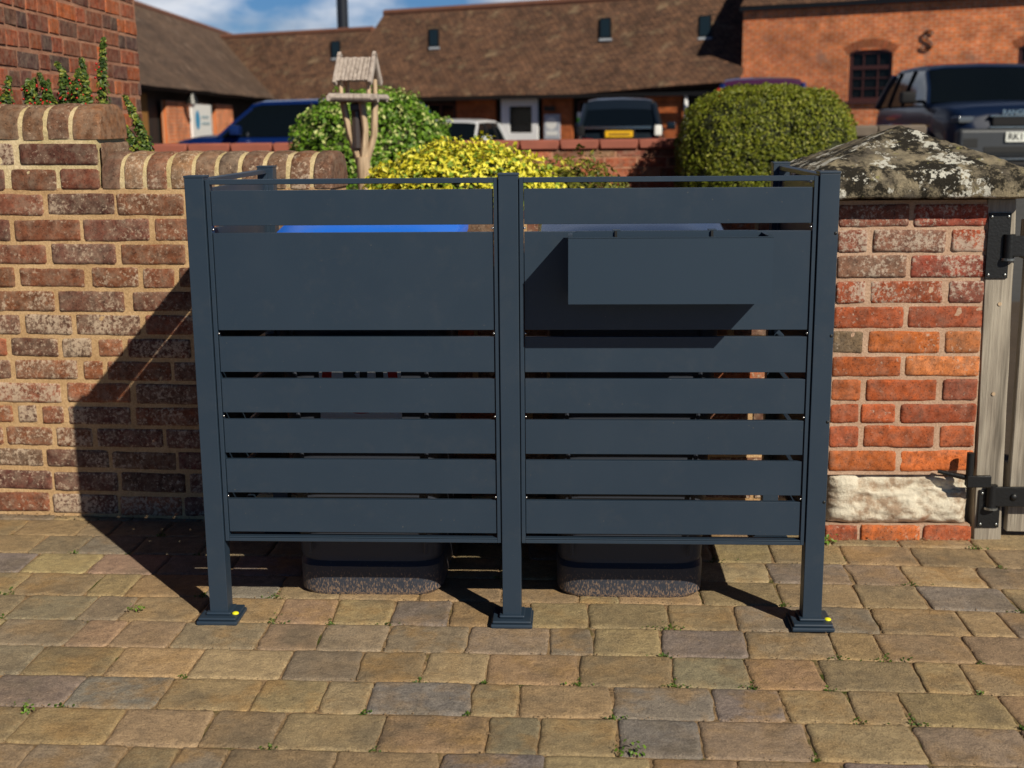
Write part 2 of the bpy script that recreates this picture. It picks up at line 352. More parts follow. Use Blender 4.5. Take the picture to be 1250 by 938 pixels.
# paving: joint bed and stones
rowrot = -.014
g = G(); nx, ny = 150, 90
g.grid([(-4.5+9*i/nx, -3.6+4.62*j/ny, -.0045+.0012*hn((9*i/nx, 4.6*j/ny, 1), 12)) for j in range(ny+1) for i in range(nx+1)], nx+1, ny+1)
struct(mesh_obj('paving_joints', g, m_sand))
PAL = [(.29, .235, .145), (.26, .22, .14), (.31, .24, .14), (.235, .205, .15), (.255, .21, .16), (.215, .195, .17), (.28, .225, .14), (.33, .265, .165), (.20, .19, .18), (.30, .245, .155)]
g = G(); bounds = [1.02, .865, .70, .525, .35, .168, -.012, -.187, -.363, -.533, -.708, -.885, -1.06]
while bounds[-1] > -3.5: bounds.append(bounds[-1]-.175)
joints = []
U = V((1, 0, 0)); W = V((0, 1, 0))
for r_ in range(len(bounds)-1):
    y1, y0 = bounds[r_], bounds[r_+1]; x = -4.4+random.uniform(0, .2)
    fine = y1 > -1.4
    while x < 4.4:
        l = random.choice((.235, .225, .22, .215, .18, .16, .115)) * random.uniform(.97, 1.03)
        c = tuple(q*k_ for q, k_ in zip(vary(random.choice(PAL), .12), (1.27, 1.22, 1.24))); s = random.uniform(0, 99); al = random.choice((0, .2, .5, .8, 1))
        nu, nv = (17, 13) if fine and abs(x) < 2.6 else (6, 5)
        P = []; gap = .0012; tx, ty = random.uniform(-.003, .003), random.uniform(-.004, .004); hz = random.uniform(-.0008, .0008); sk = random.uniform(-.008, .008)
        for j in range(nv):
            b_ = .5-.5*cos(pi*j/(nv-1))
            for i in range(nu):
                a_ = .5-.5*cos(pi*i/(nu-1)); X = a_*l; Y = b_*(y1-y0)
                ed = min(X, l-X, Y, (y1-y0)-Y); cdn = min(X, l-X)+min(Y, (y1-y0)-Y)
                e = max(0, min(1, ed/.006)); rd = max(0, .014-cdn)*.25
                jx = hn((s, Y*14, X*14))*.005+hn((s, Y*60, X*30))*.0026; jy = hn((X*14, s, Y*14))*.005+hn((X*60, s, Y*30))*.0026
                zz = -.0055+.0060*(1-(1-e)**2)+(hn((X+s, Y, 0), 16)*.0012+hn((X+s, Y, 0), 50)*.0009)*e+hz+(X-l/2)*tx+(Y-.08)*ty
                px_ = x+gap+X*(1-2*gap/l)+jx+(.5-a_)*rd*2+sk*(b_-.5); py_ = y0+gap+Y*(1-2*gap/(y1-y0))+jy+(.5-b_)*rd*2
                py_ += rowrot*px_ - (.05*max(0, px_-.7)**2 if px_ > .7 else 0)*.8
                P.append((px_, py_, zz))
        g.grid(P, nu, nv, (*c, al)); joints.append((x, y0)); x += l
struct(mesh_obj('paving', g, m_stone, smooth=True))

# ================================================================= near brick walls
ang = math.atan(-.0575); wu = V((cos(ang), sin(ang), 0)); wn = V((sin(ang), -cos(ang), 0)).normalized()
WO = V((-1.375, .836+.0575*1.375, 0))                 # step position, front face
wall = thing('garden_wall', 'weathered brown brick wall with stepped brick-on-edge coping behind the left of the screen', 'wall', WO, 0)
O0 = V((0, 0, 0))
ZB = [.004, .087, .169, .245, .326, .4, .48, .559, .636, .715, .795, .873, .952, 1.035, 1.118, 1.20, 1.283]
zs0 = WO
Lw, Rw = -1.7, .755                                     # local extent along the wall (right end x = -.583)
mslab(O0, wu, Z, wn, Lw, Rw, 0, 1.13, .225, mat=m_mort, name='mortar_core', parent=wall)
mslab(O0, wu, Z, wn, Lw, -.016, 1.1302, 1.294, .225, mat=m_morty, name='upper_mortar', parent=wall)
LAY = {15: [(-0.426, -0.305), (-0.281, -0.042)], 14: [(-0.462, -0.343), (-0.319, -0.164), (-0.147, -0.038)], 13: [(-0.47, -0.218), (-0.199, 0.026), (0.04, 0.263)], 12: [(-0.478, -0.342), (-0.322, -0.097), (-0.081, 0.142), (0.162, 0.392)], 11: [(-0.458, -0.221), (-0.198, 0.021), (0.043, 0.258)], 10: [(-0.494, -0.339), (-0.317, -0.093), (-0.066, 0.093), (0.112, 0.215), (0.237, 0.452)], 9: [(-0.459, -0.206), (-0.187, 0.037), (0.071, 0.31)], 8: [(-0.481, -0.337), (-0.312, -0.151), (-0.134, 0.087), (0.11, 0.319)], 7: [(-0.517, -0.389), (-0.369, -0.208), (-0.188, -0.087), (-0.061, 0.02), (0.043, 0.258)], 6: [(-0.497, -0.383), (-0.363, -0.144), (-0.119, -0.056), (-0.034, 0.183)], 5: [(-0.461, -0.21), (-0.184, 0.037), (0.06, 0.291)], 4: [(-0.541, -0.391), (-0.366, -0.303), (-0.28, -0.208), (-0.185, 0.031), (0.054, 0.272)], 3: [(-0.505, -0.433), (-0.416, -0.255), (-0.235, -0.111), (-0.089, 0.14)], }
def laid(g, k, z0, z1, pal, lich, uend):
    '''the courses whose joints can be read in the photograph; the ends run on at random'''
    L_ = LAY[k]
    for a, b_ in L_:
        b_ = min(b_, uend)
        if b_-a > .03: patch(g, O0, wu, Z, wn, a, b_, z0+random.uniform(-.002, .002), z1+random.uniform(-.002, .002), .006, (*vary(random.choice(pal)), max(0, random.gauss(lich, .3))), 19, 9, amp=.0024)
    if uend-L_[-1][1] > .05: course(g, O0, wu, Z, wn, L_[-1][1]+.016, uend, z0, z1, pal, lich, start=0, blen=.224)
    course(g, O0, wu, Z, wn, Lw, L_[0][0]-.016, z0, z1, pal, lich, start=.1)
g = G()
for k in range(14):
    z0, z1 = ZB[k]+.008, ZB[k+1]-.009
    lich = .75 if k in (3, 4, 5, 6, 7, 8) else (.35 if k > 9 else .5)
    pal = BR_OLD[2:] + [(.27, .105, .055)] if k < 8 else BR_OLD
    if k in LAY: laid(g, k, z0, z1, pal, lich, Rw)
    else: course(g, O0, wu, Z, wn, Lw, Rw, z0, z1, pal, lich, hdr=.5 if 4 <= k <= 7 else .12, start=(0.0, .11)[k % 2]+.02+random.uniform(-.02, .02))
for k in (14, 15):
    LAY[k][-1] = (LAY[k][-1][0], -.018)
    laid(g, k, ZB[k]+.008, ZB[k+1]-.009, BR_OLD[:6], .15, -.018)
# right-hand end and step end
eu = -wn
for k in range(14):
    patch(g, wu*Rw, eu, Z, wu, .005, .215, ZB[k]+.008, ZB[k+1]-.009, .006, (*vary(random.choice(BR_OLD)), .3), 9, 5)
for k in (14, 15): patch(g, O0, eu, Z, wu, .005, .215, ZB[k]+.008, ZB[k+1]-.009, .006, (*vary(random.choice(BR_OLD)), .3), 9, 5)
mesh_obj('brick_face', g, m_brick, wall, smooth=True)

def coping(name, u0, u1, zb, pitch, H, parent, mortar, last=1.0, pal=BR_OLD):
    prof = [(-.004, 0), (-.006, .02), (-.005, .045), (.002, H*.62), (.018, H*.80), (.045, H*.92), (.085, H*.985), (.125, H), (.165, H*.97), (.2, H*.86), (.222, H*.66), (.23, .045), (.23, 0)]
    g = G(); x = u0
    def ring(uu, shrink, sd, dz=0):
        out = []
        for (d, z) in prof:
            q = .008*shrink; dd = d+(q if d < .11 else -q); zz = z-(q*1.3 if z > .03 else 0)
            p = wn*(-dd)+wu*uu+Z*(zb+zz+dz); k = hn((uu*20+sd, d*20, z*20), 1.6)*.0025
            out.append(tuple(p+wn*k*(1 if d < .11 else -1)+Z*k))
        return out
    while x < u1-.02:
        l = min(pitch*random.uniform(.9, 1.1), u1-x)
        if u1-(x+l) < pitch*.5: l = u1-x
        sd = random.uniform(0, 99); dz = random.uniform(-.003, .003); b_ = .010; c = (*vary(random.choice(pal)), max(0, random.gauss(.3, .2)))
        us = [(x+b_*.35, 1.6), (x+b_*.45+.002, .6), (x+b_*.5+.006, .12), (x+l*.35, 0), (x+l*.65, 0), (x+l-b_*.5-.006, .12), (x+l-b_*.45-.002, .6), (x+l-b_*.35, 1.6)]
        P = []
        for (uu, s_) in us: P += ring(uu+.0015*hn((sd, uu, 1), 40), s_, sd, dz)
        g.grid(P, len(prof), len(us), c, flip=True)
        for e, fl in ((0, False), (-1, True)):
            R_ = ring(*us[e], sd, dz); R_ = R_[::-1] if fl else R_
            g.poly(R_, c)
        g.uv = []; x += l
    o = mesh_obj(name, g, m_brick, parent, auto=50)
    g = G(); P = []
    us = [u0+.012+(u1-u0-.024)*i/40 for i in range(41)]
    for uu in us: P += ring(uu, .55, 5)
    g.grid(P, len(prof), len(us), (1, 1, 1, 0), flip=True)
    g.poly(ring(us[0], .55, 5)); g.poly(ring(us[-1], .55, 5)[::-1]); g.uv = []
    mesh_obj(name+'_mortar', g, mortar, parent, smooth=False)
coping('coping', -.014, Rw+.012, 1.128, .079, .118, wall, m_morty, pal=[(.19, .115, .075), (.22, .10, .06), (.17, .12, .08), (.24, .14, .08), (.16, .09, .06)])
coping('upper_coping', Lw, .0, 1.289, .093, .115, wall, m_morty, pal=[(.17, .085, .05), (.20, .075, .045), (.15, .08, .055), (.22, .10, .055)])

# low wall behind the bins
lw = thing('low_brick_wall', 'low red-brown brick wall behind the bins, between the coped wall and the stone-capped pier', 'wall', (-.615, .905, 0))
lu = V((1, 0, 0)); ln = V((0, -1, 0))
mslab(O0, lu, Z, ln, 0, 1.58, 0, 1.03, .215, .06, mat=m_mort, name='mortar_core', parent=lw)
g = G()
for k in range(13):
    course(g, O0, lu, Z, ln, 0, 1.58, .008+k*.079, .073+k*.079, BR_OLD+BR_RED[:3], .4, hi=False)
mesh_obj('brick_face', g, m_brick, lw)
g = G()
x = 0
while x < 1.54:
    c = (*vary(random.choice(BR_OLD)), .3)
    patch(g, V((x, 0, 1.03)), lu, V((0, 1, 0)), Z, 0, .07, 0, .215, .012, c, 5, 9); x += .08
mesh_obj('coping', g, m_brick, lw, smooth=True)

# gate pier
pr = thing('gate_pier', 'square red brick gate pier with lichened pyramid cap and pale stone block at its foot', 'gate pier', (.975, .742, 0), R(1.2))
PW = .462
mslab(O0, lu, Z, ln, 0, PW, .215, 1.085, .46, mat=m_mortr, name='mortar_core', parent=pr)
g = G()
rows = [1.078, 1.0, .921, .842, .763, .685, .605, .531, .452, .38, .30, .222]
for k in range(11):
    z1, z0 = rows[k]-.007, rows[k+1]+.007
    lich = (1.0, 1.1, .85, .9, .35, .2, .35, .1, .1, 0, 0)[k]
    if k % 2 == 0: segs = [(.004, .214), (.232, PW-.004)]
    else: segs = [(.004, .092), (.112, .330), (.352, PW-.006)]
    if k == 8: segs = [(.004, .09), (.1, .205), (.225, PW-.004)]
    for a, b_ in segs:
        pal = BR_RED if k > 3 else [(.30, .07, .045), (.22, .075, .05), (.34, .08, .035), (.20, .10, .07)]
        c = vary(random.choice(pal), .2)
        if k == 5 and a < .05: c = (.17, .125, .08)
        patch(g, O0, lu, Z, ln, a, b_, z0, z1, .006, (*c, max(0, lich+random.uniform(-.2, .2))), 19, 9, amp=.0026)
        for (o_, u_, n_) in ((V((0, 0, 0)), V((0, 1, 0)), V((-1, 0, 0))), (V((PW, 0, 0)), V((0, 1, 0)), V((1, 0, 0)))):
            pass
    for (o_, n_) in ((V((0, 0, 0)), V((-1, 0, 0))), (V((PW, 0, 0)), V((1, 0, 0)))):
        for a, b_ in ([(.004, .214), (.232, .456)] if k % 2 else [(.004, .1), (.118, .338), (.356, .456)]):
            patch(g, o_, V((0, 1, 0)), Z, n_, a, b_, z0, z1, .005, (*vary(random.choice(BR_RED)), .2), 7, 5)
# bottom course
for a, b_ in ((.0, .10), (.115, .30), (.315, PW)):
    patch(g, V((0, -.012, 0)), lu, Z, ln, a, b_, -.01, .046, .006, (*vary(random.choice(BR_RED[:3])), .15), 17, 7, amp=.003)
mesh_obj('brick_face', g, m_brickr, pr, smooth=True)
boxo('footing', (0, PW, -.008, .45, -.02, .05), m_mortr, pr)
# rough pale stone block
bm = bmesh.new(); box(bm, .003, PW-.012, -.014, .44, .052, .214)
bmesh.ops.subdivide_edges(bm, edges=[e for e in bm.edges if abs((e.verts[0].co-e.verts[1].co).y) < .01], cuts=34, use_grid_fill=True)
for v in bm.verts:
    if v.co.y < 0:
        x, z = v.co.x, v.co.z
        ed = min(x-.003, PW-.012-x, (z-.052)*1.2, (.214-z)*1.5)
        e = max(0, min(1, ed/.03)); k = hn((x, z*1.8, 4), 9); k2 = hn((x, z*2, 8), 32)
        v.co.y += .004*e-.012*k*e-.006*k2-.004*hn((x, z, 3), 80)+.026*(1-e)*(1-e)
        v.co.z += .004*hn((x, 0, z), 22); 
        if x < .05: v.co.y += .018*(.05-x)/.05
        if z > .165+.03*hn((x, 5, 5), 14) and x > .10: v.co.y += .020+.01*k2
mesh_obj('stone_block', bm, m_pale, pr, smooth=True)
# pyramid cap: lip + four slopes
cx, cy = .236, .235; hw, hd = .345, .325
bm = bmesh.new()
n_ = 30
def capz(x, y):
    q = max(abs(x)/hw, abs(y)/hd); return 1.168+(1-q)*.142
grid_ = {}
for j in range(n_+1):
    for i in range(n_+1):
        x = -hw+2*hw*i/n_; y = -hd+2*hd*j/n_; ed = min(hw-abs(x), hd-abs(y))
        z = capz(x, y)+.005*hn((x, y, 2), 14)+.0035*hn((x, y, 5), 45)-(.012 if ed < 1e-5 else 0)
        q_ = 1-.012*abs(hn((x, y, 7), 9))-(0.012 if ed < 1e-5 else 0)
        grid_[i, j] = bm.verts.new((cx+x*q_, cy+y*q_, z))
for j in range(n_):
    for i in range(n_): bm.faces.new((grid_[i, j], grid_[i+1, j], grid_[i+1, j+1], grid_[i, j+1]))
rim = [(i, 0) for i in range(n_)]+[(n_, j) for j in range(n_)]+[(i, n_) for i in range(n_, 0, -1)]+[(0, j) for j in range(n_, 0, -1)]
prev = [grid_[q] for q in rim]
for zz, ex in ((1.150, 1.012), (1.125, 1.014), (1.102, 1.006), (1.094, .985)):
    cur = []
    for v0, q in zip(prev, rim):
        bx, by = grid_[q].co.x-cx, grid_[q].co.y-cy
        k = 1+.01*hn((bx*12, by*12, zz*30)); cur.append(bm.verts.new((cx+bx*ex*k, cy+by*ex*k, zz+.003*hn((bx, by, zz), 20))))
    for a in range(len(rim)): b_ = (a+1) % len(rim); bm.faces.new((prev[a], cur[a], cur[b_], prev[b_]))
    prev = cur
bm.faces.new(prev); bmesh.ops.recalc_face_normals(bm, faces=bm.faces)
mesh_obj('cap_stone', bm, m_cap, pr, auto=60)
# iron pintle let into the pier
pin = tubeo('pintle', [(.345, -.02, .232), (.40, -.035, .222), (.445, -.05, .215), (.475, -.056, .212)], [.006, .009, .010, .010], m_black, pr)
bm = bmesh.new(); tube(bm, [(.435, -.05, .20), (.435, -.05, .30)], .0115, 12); box(bm, .425, .50, -.066, -.052, .190, .228, .002)
mesh_obj('pintle_pin', bm, m_black, pin, auto=40)
# timber gate post with hinges
gp = thing('gate_post', 'weathered grey timber gate post against the brick pier, with two black hinge plates', 'gate post', (1.452, .745, 0))
bm = bmesh.new(); box(bm, 0, .086, 0, .09, -.02, 1.088, .004)
for v in bm.verts:
    if v.co.z > .5: v.co.x -= .026
bmesh.ops.subdivide_edges(bm, edges=[e for e in bm.edges if abs((e.verts[0].co-e.verts[1].co).z) > .5], cuts=24)
for v in bm.verts: v.co.x += .003*hn((v.co.x, v.co.y, v.co.z), 5); v.co.y += .002*hn((v.co.z, 1, 1), 9)
mesh_obj('post', bm, m_timber, gp, auto=50)
for k, (zc, xc, hh) in enumerate(((.945, .012, .20), (.105, .040, .125))):
    p = boxo('hinge_plate', (xc-.034, xc+.034, -.0065, -.001, zc-hh/2, zc+hh/2), m_black, gp, .001)
    for sx in (-1, 1):
        for sz in (-1, 1):
            bm = bmesh.new(); bmesh.ops.create_uvsphere(bm, u_segments=8, v_segments=5, radius=.005, matrix=Matrix.Translation((xc+sx*.025, -.0075, zc+sz*(hh/2-.011))) @ Matrix.Diagonal((1, .5, 1, 1))); mesh_obj('screw', bm, m_zinc, p, smooth=True)
for z in (.765, .48):
    bm = bmesh.new(); tube(bm, [(.03, .003, z), (.03, -.003, z)], .006, 8); mesh_obj('peg', bm, m_branch, gp)
# gate with planks and straps
gt = thing('timber_gate', 'weathered timber plank gate on black strap hinges at the right edge', 'gate', (1.560, .765, 0))
bm = bmesh.new(); x = 0
for i in range(9):
    box(bm, x, x+.128, 0, .03, .02, 1.10+.004*random.random(), .003); x += .133
for z in (.12, .90): box(bm, 0, x, .031, .07, z, z+.12, .002)
mesh_obj('planks', bm, m_timber, gt, auto=40)
for z in (.945, .150):
    s_ = boxo('strap_hinge', (-.06, .75, -.045, -.033, z-.032, z+.032), m_black, gt, .002)
    tubeo('hinge_knuckle', [(-.065, -.03, z-.036), (-.065, -.03, z+.036)], .017, m_black, s_, 14)
    bm = bmesh.new(); tube(bm, [(-.065, -.03, z-.044), (-.065, -.03, z-.037)], .022, 14); mesh_obj('washer', bm, m_zinc, s_)
    bm = bmesh.new(); bmesh.ops.create_uvsphere(bm, u_segments=12, v_segments=8, radius=.012, matrix=Matrix.Translation((.0, -.045, z)) @ Matrix.Diagonal((1, .7, 1, 1))); mesh_obj('bolt', bm, m_black, s_, smooth=True)
    boxo('spacer', (.04, .5, -.033, 0, z-.02, z+.02), m_black, s_)

# ================================================================= bin screen
W2 = .825; SD = .80; PH = 1.2
scr = thing('bin_screen', 'anthracite slatted metal wheelie bin screen standing on five footed posts on the paving', 'bin screen')
posts = [(-W2, 0), (-.025, 0), (W2-.05, 0), (-W2, SD-.05), (W2-.05, SD-.05)]
for i, (x, y) in enumerate(posts):
    bm = bmesh.new(); box(bm, x, x+.05, y, y+.05, .004, PH-.003, .0022, 2)
    p = mesh_obj('post', bm, m_steel, scr, auto=40)
    boxo('post_cap', (x-.0012, x+.0512, y-.0012, y+.0512, PH-.003, PH+.003), m_steel, p, .0012, 2)
    bm = bmesh.new(); xc, yc = x+.025, y+.025
    box(bm, xc-.056, xc+.056, yc-.056, yc+.056, .0, .012, .004, 2); box(bm, xc-.052, xc+.052, yc-.052, yc+.052, .0125, .021, .004, 2)
    box(bm, xc-.034, xc+.034, yc-.034, yc+.034, .0215, .030, .004, 2)
    q = mesh_obj('base_plate', bm, m_steel, scr, auto=40)
    if i in (0, 2):
        bm = bmesh.new(); bmesh.ops.create_uvsphere(bm, u_segments=12, v_segments=8, radius=.0095, matrix=Matrix.Translation((xc+.043, yc-.018, .022)) @ Matrix.Diagonal((1, 1, .5, 1))); mesh_obj('bolt_cap', bm, m_yellow, q, smooth=True)
    if i == 2:
        for z in (1.05, .79, .565, .35):
            bm = bmesh.new(); bmesh.ops.create_uvsphere(bm, u_segments=8, v_segments=6, radius=.0042, matrix=Matrix.Translation((x+.044, y-.0005, z)) @ Matrix.Diagonal((1, .35, 1, 1))); mesh_obj('screw_hole', bm, m_ink, p, smooth=True)
ZS = [(1.075, 1.164), (.804, 1.056), (.693, .786), (.584, .675), (.474, .565), (.364, .456), (.2545, .346)]
def panel(x0, x1, y, M=None, label=None):
    """frame spans x0..x1, front plane at y"""
    bm = bmesh.new(); a = .0022; fw = .0105
    box(bm, x0+a, x0+a+fw, y+.006, y+.034, .229, 1.192, .001, 1, M); box(bm, x1-a-fw, x1-a, y+.006, y+.034, .229, 1.192, .001, 1, M)
    box(bm, x0+a+fw, x1-a-fw, y+.006, y+.034, 1.1795, 1.192, .001, 1, M); box(bm, x0+a+fw, x1-a-fw, y+.006, y+.034, .229, .2385, .001, 1, M)
    box(bm, x0+a+fw, x1-a-fw, y+.0065, y+.0335, .2395, .2425, .001, 1, M)
    box(bm, x0+.0002, x0+a-.0002, y+.014, y+.030, .235, 1.188, 0, 1, M); box(bm, x1-a+.0002, x1-.0002, y+.014, y+.030, .235, 1.188, 0, 1, M)
    f = mesh_obj('panel_frame', bm, m_steel, scr)
    for (z0, z1) in ZS:
        w_ = random.uniform(-.0006, .0006)
        boxo('wide_infill_panel' if z1-z0 > .2 else 'slat', (x0+a+fw+.0015, x1-a-fw-.0015, y+.011+w_, y+.026+w_, z0, z1), m_steel, f, .0012, 2, M)
    for i, z in enumerate((1.0655, .795, .5745, .355)):
        for xx in (x0+a+fw+.003, x1-a-fw-.003):
            bm = bmesh.new(); bmesh.ops.create_uvsphere(bm, u_segments=8, v_segments=6, radius=.0032, matrix=(M or Matrix()) @ Matrix.Translation((xx, y+.011, z))); mesh_obj('screw', bm, m_screw, f, smooth=True)
    return f
panel(-.775, -.025, 0); panel(.025, .775, 0)
# side panels: local x runs along world y
ML = Matrix.Translation((-W2, 0, 0)) @ Matrix(((0, 1, 0, 0), (1, 0, 0, 0), (0, 0, 1, 0), (0, 0, 0, 1)))
MR = Matrix.Translation((W2, 0, 0)) @ Matrix(((0, -1, 0, 0), (1, 0, 0, 0), (0, 0, 1, 0), (0, 0, 0, 1)))
panel(.05, SD-.05, 0, ML); panel(.05, SD-.05, 0, MR)

# planter hung on the right panel
pl = thing('hanging_planter', 'empty anthracite metal planter box hooked over the right wide panel of the screen', 'planter', (.398, 0, .892))
m_plant = plain('planter_powder_coat', (.017, .033, .056), .43, var=.05, scale=4)
T = .0016; x0, x1 = -.246, .246; yf, yb = -.142, -.006; h = .160
bm = bmesh.new()
box(bm, x0, x1, yf, yf+T, 0, h); box(bm, x0, x0+T, yf+T, yb-T, T, h); box(bm, x1-T, x1, yf+T, yb-T, T, h); box(bm, x0, x1, yb-T, yb, 0, h+.004)
box(bm, x0, x1, yf+T, yb-T, 0, T)
trough = mesh_obj('trough', bm, m_plant, pl)
bm = bmesh.new(); box(bm, x0-.0012, x1+.0012, yf-.0012, yf+.010, h+.0002, h+.0026, .0008); box(bm, x0-.0012, x0+.010, yf+.0102, yb, h+.0002, h+.0026, .0008); box(bm, x1-.010, x1+.0012, yf+.0102, yb, h+.0002, h+.0026, .0008)
mesh_obj('rim', bm, m_plant, trough)
for xx in (-.135, .105):
    boxo('hook', (xx, xx+.02, yb+.0005, .030, h+.0065, h+.0085), m_steel, pl)
for xx in (-.130, .110): boxo('hook_slot', (xx, xx+.006, yf+.0002+.128, yf+.0205+.118, h-.010, h+.0072), m_ink, pl)
bm = bmesh.new(); box(bm, x0+.02, x1-.02, -.0055, .009, .06, h+.0064); mesh_obj('mounting_plate', bm, m_steel, pl)
boxo('screw', (x1+.0001, x1+.002, yf+.02, yf+.026, h-.024, h-.018), m_screw, pl)

# ================================================================= wheelie bins
def wheelie(name, label, x, lidmat, sticker):
    t = thing(name, label, 'wheelie bin', (x, .21, 0), 0, 'wheelie bins behind the screen')
    bm = bmesh.new(); st = [(.0, .392, .40, .0), (.012, .418, .42, -.006), (.088, .422, .425, -.008), (.100, .412, .42, .006), (.115, .414, .425, .008), (.5, .445, .48, -.012), (.955, .485, .53, -.04), (.96, .515, .56, -.056), (1.0, .515, .56, -.056), (1.0, .49, .53, -.04)]
    rings = []; n = 40
    for z, w_, d_, y0 in st:
        r_ = []
        for k in range(n):
            a = 2*pi*k/n; e = .22 if z > .11 else .32
            cx_ = math.copysign(abs(cos(a))**e, cos(a)); sy_ = math.copysign(abs(sin(a))**e, sin(a))
            r_.append(bm.verts.new((cx_*w_/2, y0+d_/2+sy_*d_/2, z)))
        rings.append(r_)
    for A, B in zip(rings, rings[1:]):
        for k in range(n): bm.faces.new((A[k], A[(k+1) % n], B[(k+1) % n], B[k]))
    bm.faces.new(rings[0][::-1])
    for v in bm.verts:
        if v.co.z > .9: v.co.z += (v.co.y-.225)*.13-.012
    body = mesh_obj('body', bm, m_bin, t, auto=35)
    for s in (-1, 1):
        tubeo('moulded_rib', [(s*.165, -.020+.008, .13), (s*.178, -.030+.004, .5), (s*.19, -.048, .93)], .006, m_bin, body, 6)
    bm = bmesh.new(); n = 36
    prof = [(1.0, 1.0), (1.0, 1.002), (1.035, .995), (1.052, .95), (1.066, .75), (1.075, .4)]
    rings = []
    for z, k_ in prof:
        r_ = []
        for k in range(n):
            a = 2*pi*k/n; e = .25
            r_.append(bm.verts.new((math.copysign(abs(cos(a))**e, cos(a))*.266*k_, .225+math.copysign(abs(sin(a))**e, sin(a))*.295*k_, z+.004)))
        rings.append(r_)
    for A, B in zip(rings, rings[1:]):
        for k in range(n): bm.faces.new((A[k], A[(k+1) % n], B[(k+1) % n], B[k]))
    bm.faces.new(rings[-1])
    for v in bm.verts: v.co.z += (v.co.y-.225)*.13-.012
    lid = mesh_obj('lid', bm, lidmat, t, auto=35)
    tubeo('lid_handle', [(-.16, -.060, .985), (-.15, -.082, .985), (.15, -.082, .985), (.16, -.060, .985)], .012, lidmat, lid, 8)
    tubeo('rear_handle', [(-.19, .51, 1.02), (-.19, .56, 1.03), (.19, .56, 1.03), (.19, .51, 1.02)], .014, lidmat, t, 8)
    for s in (-1, 1):
        wv = tubeo('wheel', [(s*.225-.022, .50, .10), (s*.225+.022, .50, .10)], .10, m_tyre, t, 20); tubeo('hub', [(s*.225-.024, .50, .10), (s*.225+.024, .50, .10)], .045, m_bin, wv, 12)
    if sticker:
        p = boxo('sticker', (-.113, .113, -.046, -.044, .520, .762), m_white, t)
        g = bmesh.new(); n = 40; a1 = []; a2 = []
        for k in range(n):
            a = 2*pi*k/n; a1.append(g.verts.new((cos(a)*.104, -.0475, .650+sin(a)*.104))); a2.append(g.verts.new((cos(a)*.078, -.0475, .650+sin(a)*.078)))
        for k in range(n): g.faces.new((a1[k], a1[(k+1) % n], a2[(k+1) % n], a2[k]))
        mesh_obj('red_ring', g, m_red, p)
        text_mesh('number', '30', .13, m_ink, p, Matrix.Translation((0, -.0475, .648)) @ FRONT, .0004, .004)
    return t
wheelie('wheelie_bin', 'black wheelie bin with bright blue lid and round red sticker behind the left panel', -.42, m_binblue, True)
wheelie('wheelie_bin', 'black wheelie bin with dark slate lid behind the right panel', .326, m_bingrey, False)

# ================================================================= plants
def leafmesh(bm, p, n, size, asp=.6):
    a = n.cross(V((random.uniform(-1, 1), random.uniform(-1, 1), random.uniform(-1, 1)))).normalized(); b_ = n.cross(a)
    l = size*random.uniform(.7, 1.3); q = l*asp
    v = [bm.verts.new(p+a*l*.5*cx_+b_*q*.5*cy_+n*dz*l) for cx_, cy_, dz in ((-1, 0, 0), (-.2, -1, .05), (1, 0, -.12), (-.2, 1, .05))]
    bm.faces.new(v)
def leaf_mat(name, dark, lite, extra=None, ex=.3, trans=.15):
    M = Mat(name, .5, spec=.35); g_ = M.N.new('ShaderNodeNewGeometry'); rnd = g_.outputs['Random Per Island']
    c = M.mix(rnd, (*dark, 1), (*lite, 1)); n = M.noise(7, 3)
    c = M.mix(M.ramp(n, .35, .65), M.mix(1., c, (.7, .72, .6), 'MULTIPLY'), c)
    if extra:
        r2 = M.math('FRACT', M.math('MULTIPLY', rnd, 17.31), 0); c = M.mix(M.math('LESS_THAN', r2, ex), c, (*extra, 1))
    M.color(c)
    ad = M.N.new('ShaderNodeMixShader'); tr = M.N.new('ShaderNodeBsdfTranslucent'); ad.inputs[0].default_value = trans; M.link(c, tr.inputs[0])
    out = [n_ for n_ in M.N if n_.type == 'OUTPUT_MATERIAL'][0]; M.link(M.b.outputs[0], ad.inputs[1]); M.link(tr.outputs[0], ad.inputs[2]); M.link(ad.outputs[0], out.inputs[0])
    return M.m
m_hedge = leaf_mat('clipped_hedge_leaf', (.10, .135, .010), (.25, .27, .018), (.30, .30, .05), .1)
m_hedge2 = leaf_mat('euonymus_green_leaf', (.06, .15, .012), (.20, .36, .03), (.50, .55, .20), .16)
m_gold = leaf_mat('golden_leaf', (.70, .62, .03), (.92, .86, .12), (.20, .30, .03), .22)
m_olive = leaf_mat('olive_leaf', (.09, .11, .015), (.22, .22, .03), (.5, .45, .06), .14)
m_moss = leaf_mat('moss_leaf', (.03, .07, .008), (.10, .17, .02))
m_core = plain('inner_twigs', (.025, .03, .008), .95, var=.4, scale=12)
